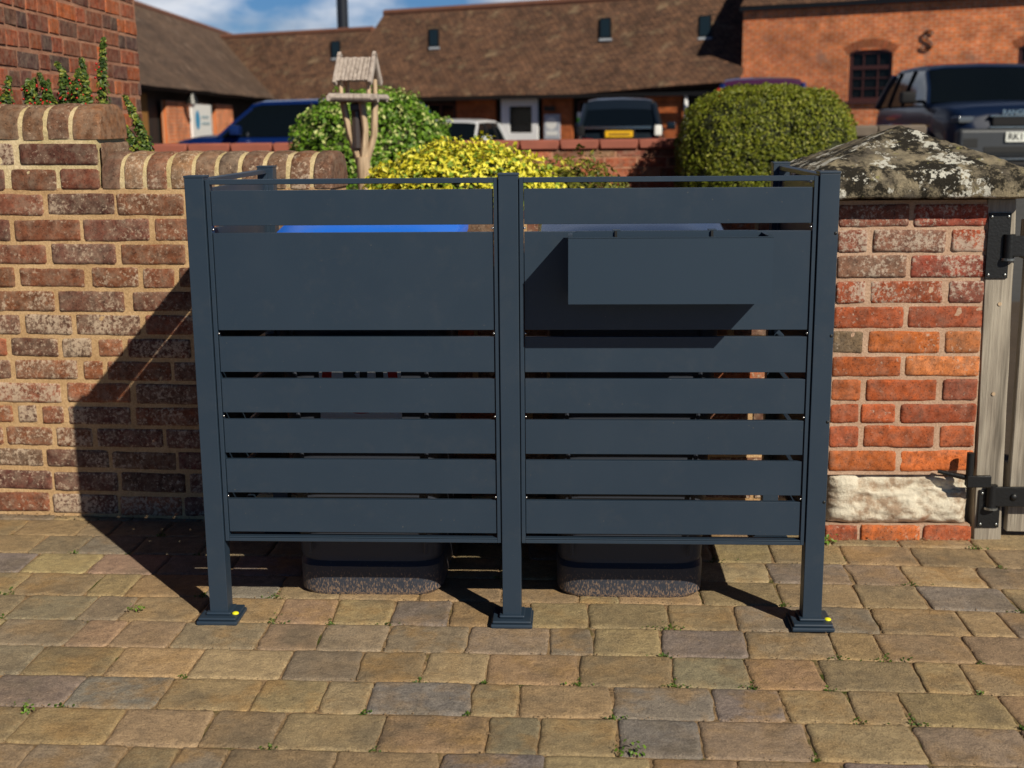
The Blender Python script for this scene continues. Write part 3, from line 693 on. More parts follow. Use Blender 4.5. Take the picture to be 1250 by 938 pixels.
def shrub(name, label, cat, c, r, exps, nleaf, size, mat, shell=.16, lump=.07, core=True, lumpf=4):
    t = thing(name, label, cat, (c[0], c[1], 0)); bm = bmesh.new(); ez = exps
    def rad(d):
        q = (abs(d.x)**ez+abs(d.y)**ez+abs(d.z)**ez)**(1/ez); return 1/q
    k = 0
    while k < nleaf:
        d = V((random.gauss(0, 1), random.gauss(0, 1), random.gauss(0, 1))).normalized()
        R_ = rad(d)*(1+lump*noise.noise(V((d.x*lumpf+c[0], d.y*lumpf, d.z*lumpf)))+lump*.8*noise.noise(V((d.x*lumpf*3+c[0], d.y*lumpf*3, d.z*lumpf*3))))
        clump = noise.noise(V((d.x*11, d.y*11, d.z*11+c[0])))
        if clump < -.28 and random.random() < .75: k += 1; R_ *= .88
        f = R_*(1-shell*random.random()**1.6)
        p = V((d.x*r[0]*f, d.y*r[1]*f, c[2]+d.z*r[2]*f))
        if p.z < .02: k += 1; continue
        leafmesh(bm, p, (d+V((random.gauss(0, .55), random.gauss(0, .55), random.gauss(0, .55)))).normalized(), size); k += 1
    mesh_obj('foliage', bm, mat, t)
    bm = bmesh.new(); bmesh.ops.create_icosphere(bm, subdivisions=4, radius=1)
    for v in bm.verts:
        d = v.co.normalized(); R_ = rad(d)*(1-shell*.9)*(1+.08*noise.noise(d*6)); v.co = V((d.x*r[0]*R_, d.y*r[1]*R_, max(.0, c[2]+d.z*r[2]*R_)))
    mesh_obj('inner_growth', bm, m_core, t, smooth=True)
    return t
shrub('clipped_shrub', 'large rounded clipped yellow-green hedge ball in front of the garden wall', 'shrub', (1.52, 5.98, .88), (.62, .56, .69), 3.5, 80000, .0215, m_hedge, .11, .045)
shrub('evergreen_shrub', 'glossy mid-green domed shrub behind the wooden bird table', 'shrub', (-1.21, 5.42, .80), (.60, .52, .76), 2.4, 36000, .033, m_hedge2, .14, .09)
shrub('golden_shrub', 'low bright yellow variegated shrub in front of the green dome', 'shrub', (-.39, 2.98, .69), (.55, .46, .55), 2.3, 30000, .031, m_gold, .16, .12)
shrub('olive_shrub', 'small olive-green twiggy shrub right of the yellow one', 'shrub', (.16, 3.5, .70), (.36, .32, .45), 2, 8000, .032, m_olive, .3, .2)
def sprigs(name, label, base, specs, leaf, berry):
    t = thing(name, label, 'climber', base)
    for (p0, p1, bend) in specs:
        p0, p1 = V(p0), V(p1); pts = [p0.lerp(p1, k/8)+V((bend*sin(pi*k/8), 0, 0)) for k in range(9)]
        st = tubeo('stem', pts, [.005-.0004*k for k in range(9)], m_branch, t, 5)
        bm = bmesh.new()
        for k in range(int((p1-p0).length*2600)):
            f = random.random(); p = p0.lerp(p1, f)+V((bend*sin(pi*f), 0, 0)); d = V((random.gauss(0, 1), random.gauss(0, 1), random.gauss(0, .6))).normalized()
            leafmesh(bm, p+d*random.uniform(.004, .034*(1.25-f)), (d+V((0, -.4, .6))).normalized(), .017)
        mesh_obj('leaves', bm, leaf, st)
        if berry:
            bm = bmesh.new()
            for k in range(int(14*(p1-p0).length/.15)):
                f = random.random()**1.7*.8; p = p0.lerp(p1, f)+V((bend*sin(pi*f), 0, 0)); d = V((random.gauss(0, 1), -abs(random.gauss(0, 1)), random.gauss(0, .5))).normalized()
                bmesh.ops.create_icosphere(bm, subdivisions=1, radius=.0042, matrix=Matrix.Translation(p+d*.024))
            mesh_obj('berries', bm, m_berry, st, smooth=True)
    return t
m_berry = plain('red_berry', (.42, .010, .008), .35)
m_cot = leaf_mat('cotoneaster_leaf', (.02, .05, .01), (.10, .16, .02), (.20, .22, .03), .15)
sp = []
for i in range(13):
    x = random.uniform(-.19, .19); hh = random.uniform(.1, .2); sp.append(((x, random.uniform(-.05, .05), 0), (x+random.uniform(-.05, .05), random.uniform(-.03, .03), hh), random.uniform(-.02, .02)))
sprigs('berry_climber', 'leafy climber with red berries growing over the raised end of the coped wall', (-1.72, 1.30, 1.33), sp+[((.15, 0, -.1), (.15, 0, .235), .012), ((.22, 0, -.06), (.235, 0, .30), -.01), ((.11, 0, .0), (.06, 0, .22), .03)], m_cot, True)
sprigs('climber_sprig', 'narrow green sprig rising behind the step of the coped wall', (-1.40, 1.22, 1.18), [((.10, 0, -.05), (.06, .02, .12), .0), ((.08, 0, .0), (-.0, .02, .25), .01), ((.03, 0, .05), (-.02, .02, .16), .01)], m_cot, False)
# moss and seedlings in the joints
bm = bmesh.new()
jj = [j for j in joints if -2.2 < j[0] < 2.2 and -1.3 < j[1] < .8]; random.shuffle(jj)
for (x, y) in jj[:100]:
    rr = random.uniform(.006, .022); y += rowrot*x-(.04*max(0, x-.7)**2)
    if random.random() < .35: rr *= 1.5
    for k in range(int(rr*1400)):
        a = random.gauss(0, rr); c_ = random.gauss(0, rr*.22)
        if random.random() < .3: a, c_ = c_, abs(a)
        leafmesh(bm, V((x+a, y+c_, random.uniform(-.004, .006))), V((random.gauss(0, .4), random.gauss(0, .4)-.3, 1)).normalized(), .0075, .7)
o = mesh_obj('moss', bm, m_moss); o['kind'] = 'stuff'; o['label'] = 'moss and tiny seedlings in the paving joints'; o['category'] = 'moss'
bm = bmesh.new(); jn = [j for j in joints if -2.4 < j[0] < 2.4 and -1.5 < j[1] < .95]
for k in range(5200):
    x, y = random.choice(jn)
    if random.random() < .55: x += random.uniform(0, .24); y += random.gauss(0, .004)
    elif random.random() < .85: y += random.uniform(0, .17); x += random.gauss(0, .004)
    else: x += random.uniform(-.1, .1); y += random.uniform(-.1, .1)
    if y > .75 and random.random() < .6: y -= 0
    y += rowrot*x-(.04*max(0, x-.7)**2); q = random.uniform(.0008, .0024)
    bmesh.ops.create_cube(bm, size=q, matrix=Matrix.Translation((x, y, .0012)) @ Matrix.Rotation(random.uniform(0, 3), 4, V((random.random(), random.random(), 1))))
for k in range(420):      # drift of leaf litter along the wall and pier foot
    x = random.uniform(-1.9, 1.45); yb_ = (.836-.0575*x-.0) if x < -.58 else (.74 if x > .97 else .9)
    y = yb_-abs(random.gauss(0, .018))-.004; leafmesh(bm, V((x, y, .004+random.random()*.006)), V((random.gauss(0, .5), random.gauss(0, .5), 1)).normalized(), random.uniform(.006, .014), .5)
o = mesh_obj('grit', bm, plain('grit_and_litter', (.27, .18, .10), .9, var=.5, scale=60)); o['kind'] = 'stuff'; o['label'] = 'sandy grit and dry litter in the joints and along the wall foot'; o['category'] = 'grit'
m_weed = leaf_mat('weed_leaf', (.06, .13, .012), (.16, .28, .03))
for (x, y, s_, lab) in ((.29, -.70, .035, 'small sprouting weed in a joint at the bottom centre of the paving'), (-1.10, -.55, .03, 'low clover-like weed between stones on the left of the paving'), (.975, .69, .045, 'leafy green weed at the foot of the brick pier beside the screen post'), (-1.05, .055, .028, 'little weed in a joint left of the screen foot')):
    bm = bmesh.new()
    for k in range(26):
        a = random.uniform(0, 6.3); q = random.random()*s_; leafmesh(bm, V((x+cos(a)*q, y+sin(a)*q*.7, .003+random.random()*s_*.7)), V((cos(a)*.5, sin(a)*.5-.3, 1)).normalized(), s_*.34, .55)
    tag(mesh_obj('weed', bm, m_weed), lab, 'weed', 'weeds in the paving')

# ================================================================= bird table
bt = thing('bird_table', 'rustic wooden bird table with slatted pitched roof on a forked branch post', 'bird table', (-1.035, 3.94, 0), R(-8))
tubeo('trunk', [(.015, 0, 0), (.02, 0, .5), (.015, 0, 1.0), (.012, 0, 1.15)], [.04, .038, .036, .040], m_branch, bt, 10)
for (a, b_, c_) in (((.0, 0, 1.10), (-.055, -.02, 1.28), (-.085, -.03, 1.46)), ((.01, 0, 1.1), (.04, -.03, 1.3), (.03, -.05, 1.46)), ((.02, 0, 1.1), (.075, .02, 1.27), (.085, .02, 1.46)), ((.0, 0, 1.12), (-.02, .03, 1.3), (-.03, .05, 1.46))):
    tubeo('branch', [a, b_, c_], [.025, .020, .021], m_branch, bt, 8)
bm = bmesh.new(); box(bm, -.125, .125, -.11, .11, 1.462, 1.474)
tube(bm, [(-.135, -.115, 1.476), (.145, -.115, 1.468)], .024, 8); tube(bm, [(-.13, .115, 1.472), (.13, .115, 1.472)], .022, 8)
tube(bm, [(-.13, -.14, 1.472), (-.13, .14, 1.472)], .016, 8); tube(bm, [(.12, -.14, 1.474), (.12, .14, 1.474)], .016, 8)
mesh_obj('platform', bm, m_twood, bt, auto=45)
for sx in (-.085, .075):
    for sy in (-.06, .06): tubeo('pillar', [(sx, sy, 1.475), (sx, sy, 1.575)], .014, m_branch, bt, 8)
rf = bpy.data.objects.new('roof', None); C.objects.link(rf); rf.parent = bt
for s in (-1, 1):
    bm = bmesh.new(); MM = Matrix.Translation((-.005, 0, 1.69)) @ Matrix.Rotation(s*R(52), 4, 'X')
    for i in range(8): box(bm, -.090+i*.0230, -.090+i*.0230+.0195, *((0, .16) if s < 0 else (-.16, 0)), -.002, .006+.003*(i % 2), .002, 1, MM)
    mesh_obj('slatted_slope', bm, m_twood, rf)
for sx in (-.105, .096):
    for s in (-1, 1):
        MM = Matrix.Translation((sx, 0, 1.70)) @ Matrix.Rotation(s*R(55), 4, 'X'); boxo('gable_board', (-.009, .011, *((-.02, .185) if s < 0 else (-.185, .02)), -.018, .018), m_twood, rf, .003, 1, MM)
bm = bmesh.new(); box(bm, -.03, .03, -.03, .03, 1.40, 1.445, .008); tube(bm, [(-.0, 0, 1.445), (0, 0, 1.47)], .008); tube(bm, [(0, 0, 1.2), (0, 0, 1.4)], .028, 10)
fd = mesh_obj('bird_feeder', bm, plain('feeder_dark', (.05, .04, .04), .3), None); fd.location = (-1.05, 3.92, 0); tag(fd, 'dark cylindrical bird feeder hanging under the bird table platform', 'bird feeder')

# ================================================================= garden wall beyond the shrubs
A = V((-3.2, 5.75, 0)); B = V((2.05, 6.70, 0)); gu = (B-A).normalized(); gn = V((gu.y, -gu.x, 0)); GL = (B-A).length
gw = thing('garden_wall', 'red brick garden wall with smooth red coping beyond the shrubs', 'wall', A)
mslab(O0, gu, Z, gn, 0, GL, -.05, 1.13, .22, .2, mat=m_mortd, name='mortar_core', parent=gw)
g = G()
for k in range(15): course(g, O0, gu, Z, gn, 0, GL, k*.077, k*.077+.066, [(.28, .075, .04), (.20, .07, .045), (.34, .10, .05), (.30, .15, .09), (.16, .07, .05)], .3, hi=False)
mesh_obj('brick_face', g, m_brickf, gw)
bm = bmesh.new(); x = 0
MM = Matrix((( gu.x, -gu.y, 0, 0), (gu.y, gu.x, 0, 0), (0, 0, 1, 0), (0, 0, 0, 1)))
while x < GL: box(bm, x+.003, x+.297, -.03, .25, 1.13, 1.205, .012, 1, MM); x += .3
mesh_obj('coping', bm, plain('red_coping_tile', (.24, .070, .045), .8, var=.35, scale=6), gw, auto=40)
A2 = V((2.06, 6.55, 0)); g2 = thing('garden_wall', 'grey stone-capped wall section between the hedge ball and the gate pier', 'wall', A2)
mslab(O0, V((.995, .1, 0)).normalized(), Z, V((.1, -.995, 0)).normalized(), 0, .75, -.05, 1.20, .25, .2, mat=mortar_mat('rough_render', (.36, .24, .18), (.22, .15, .11)), name='body', parent=g2)
bm = bmesh.new(); M3 = Matrix.Rotation(math.atan2(.1, .995), 4, 'Z'); x = 0
while x < .7: box(bm, x+.004, x+.374, -.04, .29, 1.20, 1.29, .015, 1, M3); x += .375
mesh_obj('coping', bm, plain('grey_coping', (.12, .095, .075), .9, var=.5, scale=9, bump=.6), g2, auto=40)

# ================================================================= left brick building (near)
lb = thing('brick_building', 'tall old brick building end rising at the left behind the coped wall', 'building', (-2.02, 1.18, 0))
bu = V((-.055, 1, 0)).normalized(); bn_ = V((1, .055, 0)).normalized()
mslab(O0, bu, Z, bn_, 0, 2.42, 0, 3.6, 3.2, .08, mat=m_mortd, name='wall', parent=lb)
g = G()
for k in range(46):
    pal = [(.30, .075, .035), (.22, .07, .04), (.15, .06, .045), (.42, .11, .035), (.26, .09, .05), (.10, .055, .05), (.34, .09, .04), (.20, .06, .035)]
    course(g, O0, bu, Z, bn_, 0, 2.418, k*.078+.006, k*.078+.070, pal, .0, h=.006, hdr=.55, mo=.013, hi=False, blen=.23)
for k in range(46): course(g, bn_*-2.2, bn_, Z, -bu, 0, 2.198, k*.078+.006, k*.078+.070, pal, .0, h=.006, hdr=.4, mo=.013, hi=False, blen=.23)
mesh_obj('brick_face', g, m_brickf, lb)
g = G()
g.poly([(-3.45, -.2, 3.601), (.15, -.2, 3.601), (.0, 2.6, 3.601), (-3.45, 2.6, 3.601)], uv=[(0, 0)]*4)
for (a, b_, c_, d_) in (((.15, -.2, 3.62), (.0, 2.6, 3.62), (-1.6, 2.6, 5.2), (-1.6, -.2, 5.2)), ((-3.45, 2.6, 3.62), (-3.45, -.2, 3.62), (-1.6, -.2, 5.2), (-1.6, 2.6, 5.2))): g.poly([a, b_, c_, d_], uv=[(0, 0), (2.8, 0), (2.8, 2.3), (0, 2.3)])
mesh_obj('roof', g, m_tile, lb)

# ================================================================= distant ranges
D = V((.891, -.454, 0)); T_ = V((.454, .891, 0)); MO = V((-7.34, 35.25, 0))
def F(s, t, z): return MO+D*s+T_*t+Z*z
mb = thing('barn_range', 'long low converted barn with brown clay tile roof across the car park', 'building', MO)
def Fm(s, t, z): return D*s+T_*t+Z*z
def roofgrid(name, eave, ridge, mat, parent, n=40, m_=14, thick=.1, sag=.03):
    """eave/ridge: functions of a 0..1 -> point"""
    g = G(); P = []; uvs = []
    for j in range(m_+1):
        for i in range(n+1):
            a = eave(i/n); b_ = ridge(i/n); f = j/m_; p = a.lerp(b_, f)-Z*sag*sin(pi*f)+Z*.02*hn(p_ if False else (a.lerp(b_, f)), .7)
            P.append(tuple(p)); uvs.append(((a-eave(0)).length*1.0, (b_-a).length*f))
    g.grid(P, n+1, m_+1)
    for f in g.f: g.uv += [uvs[k] for k in f]
    o = mesh_obj(name, g, mat, parent)
    md = o.modifiers.new('thickness', 'SOLIDIFY'); md.thickness = thick; md.offset = -1
    return o
ez = lambda s: 2.10+(.05*max(0, s-8.5))
roofgrid('roof', lambda a: Fm(a*12.95, 0, ez(a*12.95)), lambda a: Fm(a*12.95, 3.19, 4.80), m_tile, mb)
roofgrid('roof_back', lambda a: Fm(a*12.95, 6.38, 2.1), lambda a: Fm(a*12.95, 3.19, 4.80), m_tile, mb, 10, 4)
roofgrid('lower_roof', lambda a: Fm(-6.5+a*6.5, 0, 2.10), lambda a: Fm(-6.5+a*6.5, 2.52, 4.28), m_tile, mb, 20)
roofgrid('lower_roof_back', lambda a: Fm(-6.5+a*6.5, 5.4, 2.10), lambda a: Fm(-6.5+a*6.5, 2.52, 4.28), m_tile, mb, 8, 4)
bm = bmesh.new()
for k in range(37): tube(bm, [Fm(k*.343, 3.19, 4.80), Fm(k*.343+.338, 3.19, 4.80)], .11, 8)
for k in range(19): tube(bm, [Fm(-6.5+k*.343, 2.52, 4.27), Fm(-6.5+k*.343+.338, 2.52, 4.27)], .10, 8)
mesh_obj('ridge_tiles', bm, m_ridge, mb, auto=40)
def wallq(name, s0, s1, z0, z1, mat, parent, t=.33, fr=Fm):
    g = G(); pts = [fr(s0, t, z0), fr(s1, t, z0), fr(s1, t, z1), fr(s0, t, z1)]
    g.poly(pts, uv=[(s0, z0), (s1, z0), (s1, z1), (s0, z1)])
    k = fr(0, .12, 0)-fr(0, 0, 0); q = [p+k for p in pts]
    for a, b_ in ((0, 1), (1, 2), (2, 3), (3, 0)): g.poly([pts[b_], pts[a], q[a], q[b_]], uv=[(0, 0), (.1, 0), (.1, .1), (0, .1)])
    return mesh_obj(name, g, mat, parent)
# back dark wall, brick piers in front of it, glazing
wallq('timber_wall', -6.5, 12.85, -.1, 2.45, m_dark, mb, .55)
g = G(); e0, e1 = Fm(12.85, .55, 0), Fm(12.85, 6.2, 0)
for (a, b_, zt) in ((Fm(12.85, .5, -.1), Fm(12.85, 6.2, -.1), 2.1), (Fm(-.02, .5, 2.1), Fm(-.02, 3.2, 2.1), 2.6)): pass
g.poly([Fm(0, 0.02, 2.05), Fm(0, 2.52, 4.1), Fm(0, 3.19, 4.75), Fm(0, 6.3, 2.1)], uv=[(0, 0), (2, 2), (2.5, 3), (6, 0)])
g.poly([Fm(12.9, 0.02, 0), Fm(12.9, 6.36, 0), Fm(12.9, 6.36, 2.05), Fm(12.9, 3.19, 4.75), Fm(12.9, .02, 2.3)], uv=[(0, 0), (6, 0), (6, 2), (3, 4.7), (0, 2)])
mesh_obj('gable_wall', g, m_brorange, mb)
for (s0, s1) in ((4.44, 5.72), (7.24, 8.15), (10.3, 11.35)): wallq('brick_pier', s0, s1, -.1, 2.04, m_brorange, mb, .33)
bm = bmesh.new(); MF = Matrix(((D.x, T_.x, 0, 0), (D.y, T_.y, 0, 0), (0, 0, 1, 0), (0, 0, 0, 1)))
box(bm, -2, 12.8, -.10, .02, 1.99, 2.09, 0, 1, MF); mesh_obj('gutter', bm, m_gutter, mb)
for (a, b_, z0, z1) in ((2.9, 4.3, .5, 1.9), (8.3, 10.2, .5, 1.9)):
    f = bpy.data.objects.new('window', None); C.objects.link(f); f.parent = mb
    bm = bmesh.new(); nP = 3
    for k in range(nP+1): x = a+(b_-a)*k/nP; box(bm, x-.03, x+.03, .44, .5, z0, z1, 0, 1, MF)
    for z in (z0, (z0+z1)*.62, z1): box(bm, a+.03, b_-.03, .445, .495, z-.03, z+.03, 0, 1, MF)
    mesh_obj('frame', bm, m_brownframe, f); boxo('pane', (a, b_, .50, .52, z0, z1), m_glassd, f, M=MF)
dr = bpy.data.objects.new('door', None); C.objects.link(dr); dr.parent = mb
bm = bmesh.new()
for q in ((5.94, 6.2, 0, 2.01), (6.92, 7.10, 0, 2.01), (6.2, 6.92, 1.80, 2.01), (6.2, 6.92, 0, 1.08)): box(bm, q[0], q[1], .30, .36, q[2], q[3], 0, 1, MF)
mesh_obj('door_frame', bm, m_upvc, dr); boxo('pane', (6.2, 6.92, .34, .35, 1.08, 1.80), m_glassd, dr, M=MF)
boxo('door_step', (5.75, 5.94, .0, .36, .95, 1.06), m_upvc, dr, M=MF)
for (s, t) in ((-.88, 1.75), (2.6, 2.05), (8.3, 2.1), (11.3, 2.0)):
    low = s < 0; sl_ = math.atan2(4.28-2.1, 2.52) if low else math.atan2(2.7, 3.19); zz = 2.1+t*math.tan(sl_)+.03
    pc = Fm(s, t, zz); hv = (MO+pc-CAM); hv.z = 0; hv.normalize(); hv = (hv+Z*math.tan(sl_)*hv.dot(T_)).normalized(); nv = D.cross(hv).normalized()
    MS = Matrix(((D.x, hv.x, nv.x, pc.x), (D.y, hv.y, nv.y, pc.y), (D.z, hv.z, nv.z, pc.z), (0, 0, 0, 1)))
    f = boxo('skylight', (-.18, .18, -.50, .50, -.03, .025), m_gutter, mb, M=MS); boxo('pane', (-.14, .14, -.44, .44, .0255, .03), plain('skylight_glass', (.01, .02, .03), .1), f, M=MS)
    boxo('flashing', (-.19, .19, -.60, -.501, -.02, .02), m_lead, f, M=MS)
dp = tubeo('drainpipe', [Fm(11.5, .26, 0), Fm(11.5, .26, 2.0)], .05, m_upvc, mb)
# signs on the barn
m_notice = plain('notice_board', (.42, .45, .52), .5, var=.1)
sg = boxo('notice_board', (7.32, 7.80, .285, .325, .9, 1.57), m_notice, None, M=MF); sg.location = MO; tag(sg, 'pale grey notice board with white round emblem on the brick pier by the white door', 'notice')
bm = bmesh.new(); bmesh.ops.create_circle(bm, cap_ends=True, radius=.17, segments=24, matrix=MF @ Matrix.Translation((7.54, .283, 1.33)) @ Matrix.Rotation(pi/2, 4, 'X')); mesh_obj('emblem', bm, m_white, sg)
bm = bmesh.new(); box(bm, 7.38, 7.74, .280, .284, 1.0, 1.12, 0, 1, MF); mesh_obj('text_panel', bm, m_white, sg)
sg = boxo('name_plate', (7.30, 7.64, .29, .325, 1.66, 1.79), m_ink, None, M=MF); sg.location = MO; tag(sg, 'small black plaque above the pale grey notice board', 'plaque')
sg = boxo('window_poster', (8.27, 8.53, .42, .435, 1.34, 1.47), plain('poster_green', (.10, .50, .03), .4), None, M=MF); sg.location = MO; tag(sg, 'small white and green poster in the dark barn window', 'poster')
boxo('poster_top', (8.27, 8.45, .42, .435, 1.471, 1.62), m_white, sg, M=MF)
# flue
bm = bmesh.new(); tube(bm, [(0, 0, 0), (0, 0, 5.5)], .185, 16); tube(bm, [(0, 0, 0), (0, 0, .3)], .24, 16)
fl = mesh_obj('flue_pipe', bm, plain('flue_black', (.012, .014, .02), .35), mb, auto=40); fl.location = Fm(-1.45, 2.9, 4.05)

# left range
lr = thing('barn_range', 'barn wing with weathered grey-brown tile roof along the left of the car park', 'building', (-8.12, 21.1, 0))
ldir = V((-.062, 1, 0)).normalized(); lt = V((-1, -.062, 0)).normalized()
def Fl(s, t, z): return ldir*s+lt*t+Z*z
roofgrid('roof', lambda a: Fl(-7+a*29.5, 0, 2.13), lambda a: Fl(-7+a*29.5, 2.75, 4.53), m_tileg, lr, 50, sag=.05)
roofgrid('roof_back', lambda a: Fl(-7+a*29.5, 5.5, 2.13), lambda a: Fl(-7+a*29.5, 2.75, 4.53), m_tileg, lr, 10, 4)
bm = bmesh.new()
for k in range(84): tube(bm, [Fl(-7+k*.35, 2.75, 4.52), Fl(-7+k*.35+.345, 2.75, 4.52)], .10, 8)
mesh_obj('ridge_tiles', bm, m_ridge, lr, auto=40)
wallq('timber_wall', 22, -7, -.1, 2.3, m_dark, lr, .5, Fl)
for (a, b_) in ((3.0, 7.0), (7.9, 9.9)): wallq('brick_pier', b_, a, -.1, 1.88, m_brbarn, lr, .3, Fl)
g = G(); g.poly([Fl(-7, .3, 0), Fl(-7, 5.2, 0), Fl(-7, 5.2, 2.1), Fl(-7, 2.75, 4.4), Fl(-7, .3, 2.1)], uv=[(0, 0), (5, 0), (5, 2), (2.5, 4.4), (0, 2)]); mesh_obj('gable_wall', g, m_brbarn, lr)
boxo('amber_reflection_panel', (-.45, .45, -.02, .1, -.1, 2.0), timber('amber_reflection_timber', (.16, .07, .02), (.36, .18, .05)), lr, M=Matrix.Translation(Fl(1.4, .42, 0)) @ Matrix.Rotation(math.atan2(ldir.y, ldir.x), 4, 'Z'))  # brown panel; its amber colour paints the warm reflection in the dark doorway
ML_ = Matrix.Translation(V((-8.12, 21.1, 0))) @ Matrix(((ldir.x, lt.x, 0, 0), (ldir.y, lt.y, 0, 0), (0, 0, 1, 0), (0, 0, 0, 1)))
sg = boxo('wall_sign', (4.95, 6.95, .22, .27, 1.06, 1.84), m_white, None, M=ML_); tag(sg, 'white sign with blue emblem on the brick wall of the left barn wing', 'sign')
bm = bmesh.new(); bmesh.ops.create_circle(bm, cap_ends=True, radius=.22, segments=16, matrix=ML_ @ Matrix.Translation((5.45, .212, 1.48)) @ Matrix.Rotation(pi/2, 4, 'X')); mesh_obj('emblem', bm, plain('emblem_blue', (.05, .30, .55), .4), sg)
for z, w_ in ((1.55, .75), (1.40, .85)): boxo('lettering_line', (5.85, 5.85+w_, .211, .218, z-.03, z+.03), plain('line_grey', (.35, .45, .5), .5), sg, M=ML_)
bm = bmesh.new(); bmesh.ops.create_cone(bm, segments=14, radius1=.16, radius2=.05, depth=.3, cap_ends=True, matrix=ML_ @ Matrix.Translation((4.45, .1, 1.98))); wl = mesh_obj('wall_lamp', bm, m_gutter); tag(wl, 'black cone-shaped wall lamp beside the white sign', 'lamp')
bm = bmesh.new(); bmesh.ops.create_uvsphere(bm, u_segments=10, v_segments=8, radius=.08, matrix=ML_ @ Matrix.Translation((4.45, .1, 1.83))); mesh_obj('bulb', bm, m_white, wl)

# right barn
rb = thing('brick_barn', 'orange-red brick barn with small-paned brown window and iron tie plate', 'building', MO)
RS = 12.9; RE = 25; RT = .5
def Fr(s, t, z): return D*s+T_*t+Z*z
def rwall():
    g = G(); ops = [(15.60, 16.65, 1.79, 2.99), (19.45, 20.5, 1.79, 2.99)]
    xs_ = [RS]+[q for o_ in ops for q in o_[:2]]+[RE]
    def q(s0, s1, z0, z1): g.poly([Fr(s0, RT, z0), Fr(s1, RT, z0), Fr(s1, RT, z1), Fr(s0, RT, z1)], uv=[(s0, z0), (s1, z0), (s1, z1), (s0, z1)])
    for i in range(0, len(xs_)-1):
        if i % 2 == 0: q(xs_[i], xs_[i+1], 0, 4.12)
        else: q(xs_[i], xs_[i+1], 0, 1.79); q(xs_[i], xs_[i+1], 2.99, 4.12)
    for (a, b_, c_, d_) in ops:   # reveals
        for (p, r_) in (((a, c_), (b_, c_)), ((b_, c_), (b_, d_)), ((b_, d_), (a, d_)), ((a, d_), (a, c_))):
            g.poly([Fr(p[0], RT, p[1]), Fr(r_[0], RT, r_[1]), Fr(r_[0], RT+.15, r_[1]), Fr(p[0], RT+.15, p[1])], uv=[(0, 0), (1, 0), (1, .1), (0, .1)])
    g.poly([Fr(RS, RT+7, 0), Fr(RS, RT, 0), Fr(RS, RT, 4.12), Fr(RS, RT+3.5, 6.75), Fr(RS, RT+7, 4.12)], uv=[(7, 0), (0, 0), (0, 3.9), (3.5, 6.75), (7, 3.9)])
    g.poly([Fr(RE, RT, 0), Fr(RE, RT+7, 0), Fr(RE, RT+7, 4.12), Fr(RE, RT+3.5, 6.75), Fr(RE, RT, 4.12)], uv=[(7, 0), (0, 0), (0, 3.9), (3.5, 6.75), (7, 3.9)])
    g.poly([Fr(RE, RT+7, 0), Fr(RS, RT+7, 0), Fr(RS, RT+7, 4.12), Fr(RE, RT+7, 4.12)], uv=[(7, 0), (0, 0), (0, 3.9), (3.5, 3.9)])
    mesh_obj('wall', g, m_brbarn, rb)
    for (a, b_, c_, d_) in ops:
        w_ = bpy.data.objects.new('window', None); C.objects.link(w_); w_.parent = rb
        bm = bmesh.new()
        for x in (a+.04, b_-.04): box(bm, x-.04, x+.04, RT+.04, RT+.10, c_, d_, 0, 1, MF)
        for x in (a+(b_-a)/3, a+(b_-a)*2/3): box(bm, x-.012, x+.012, RT+.05, RT+.09, c_, d_, 0, 1, MF)
        for z in (c_+.04, c_+.79, d_-.05): box(bm, a+.08, b_-.08, RT+.042, RT+.098, z-.045, z+.045, 0, 1, MF)
        for z in (c_+.30, c_+.54): box(bm, a+.08, b_-.08, RT+.052, RT+.088, z-.012, z+.012, 0, 1, MF)
        # segmental head piece
        n = 10
        for k in range(n):
            x0_ = a+(b_-a)*k/n; x1_ = x0_+(b_-a)/n; cc = .10*(abs((k+.5)/n-.5)*2)**2
            if cc > .004: box(bm, x0_, x1_, RT-.004, RT+.05, d_-cc, d_+.002, 0, 1, MF)
        fr_ = mesh_obj('frame', bm, m_brownframe, w_); boxo('pane', (a, b_, RT+.09, RT+.11, c_, d_), m_glassd, w_, M=MF); boxo('sill', (a-.08, b_+.06, RT-.08, RT+.04, c_-.07, c_-.002), m_brownframe, w_, M=MF)
        g = G()
        n = 15
        for k in range(n):
            f0 = (k+.06)/n; f1 = (k+.94)/n
            def ar(f, up): 
                th = (f-.5)*1.15; Rr = (b_-a)*.98+up; return Fr((a+b_)/2+Rr*sin(th), RT-.006, d_-.08-(b_-a)*.98*.92+Rr*cos(th)+.06)
            g.poly([ar(f0, 0), ar(f1, 0), ar(f1, .2), ar(f0, .2)], (*vary((.42, .12, .045)), 0))
        g.uv = []; mesh_obj('brick_arch', g, m_brickf, w_)
rwall()
for (e0, side) in ((RT-.06, 1), (RT+7.1, -1)): roofgrid('roof', (lambda a, e0=e0: Fr(RS-.06+a*(RE-RS+.2), e0, 4.15)), (lambda a: Fr(RS-.06+a*(RE-RS+.2), RT+3.5, 6.95)), m_tile, rb, 14, 6)
bm = bmesh.new(); box(bm, RS-.06, RE+.15, RT-.13, RT-.005, 4.03, 4.13, 0, 1, MF); mesh_obj('gutter', bm, m_gutter, rb)
pts = [Fr(17.45+a_, RT-.04, 3.16+b_) for a_, b_ in ((.11, .13), (.10, .18), (.04, .205), (-.04, .20), (-.10, .16), (-.11, .10), (-.07, .04), (0, 0), (.07, -.05), (.11, -.11), (.09, -.18), (.03, -.21), (-.05, -.20), (-.11, -.17), (-.12, -.12))]
tubeo('tie_plate', pts, .022, m_gutter, rb, 8)

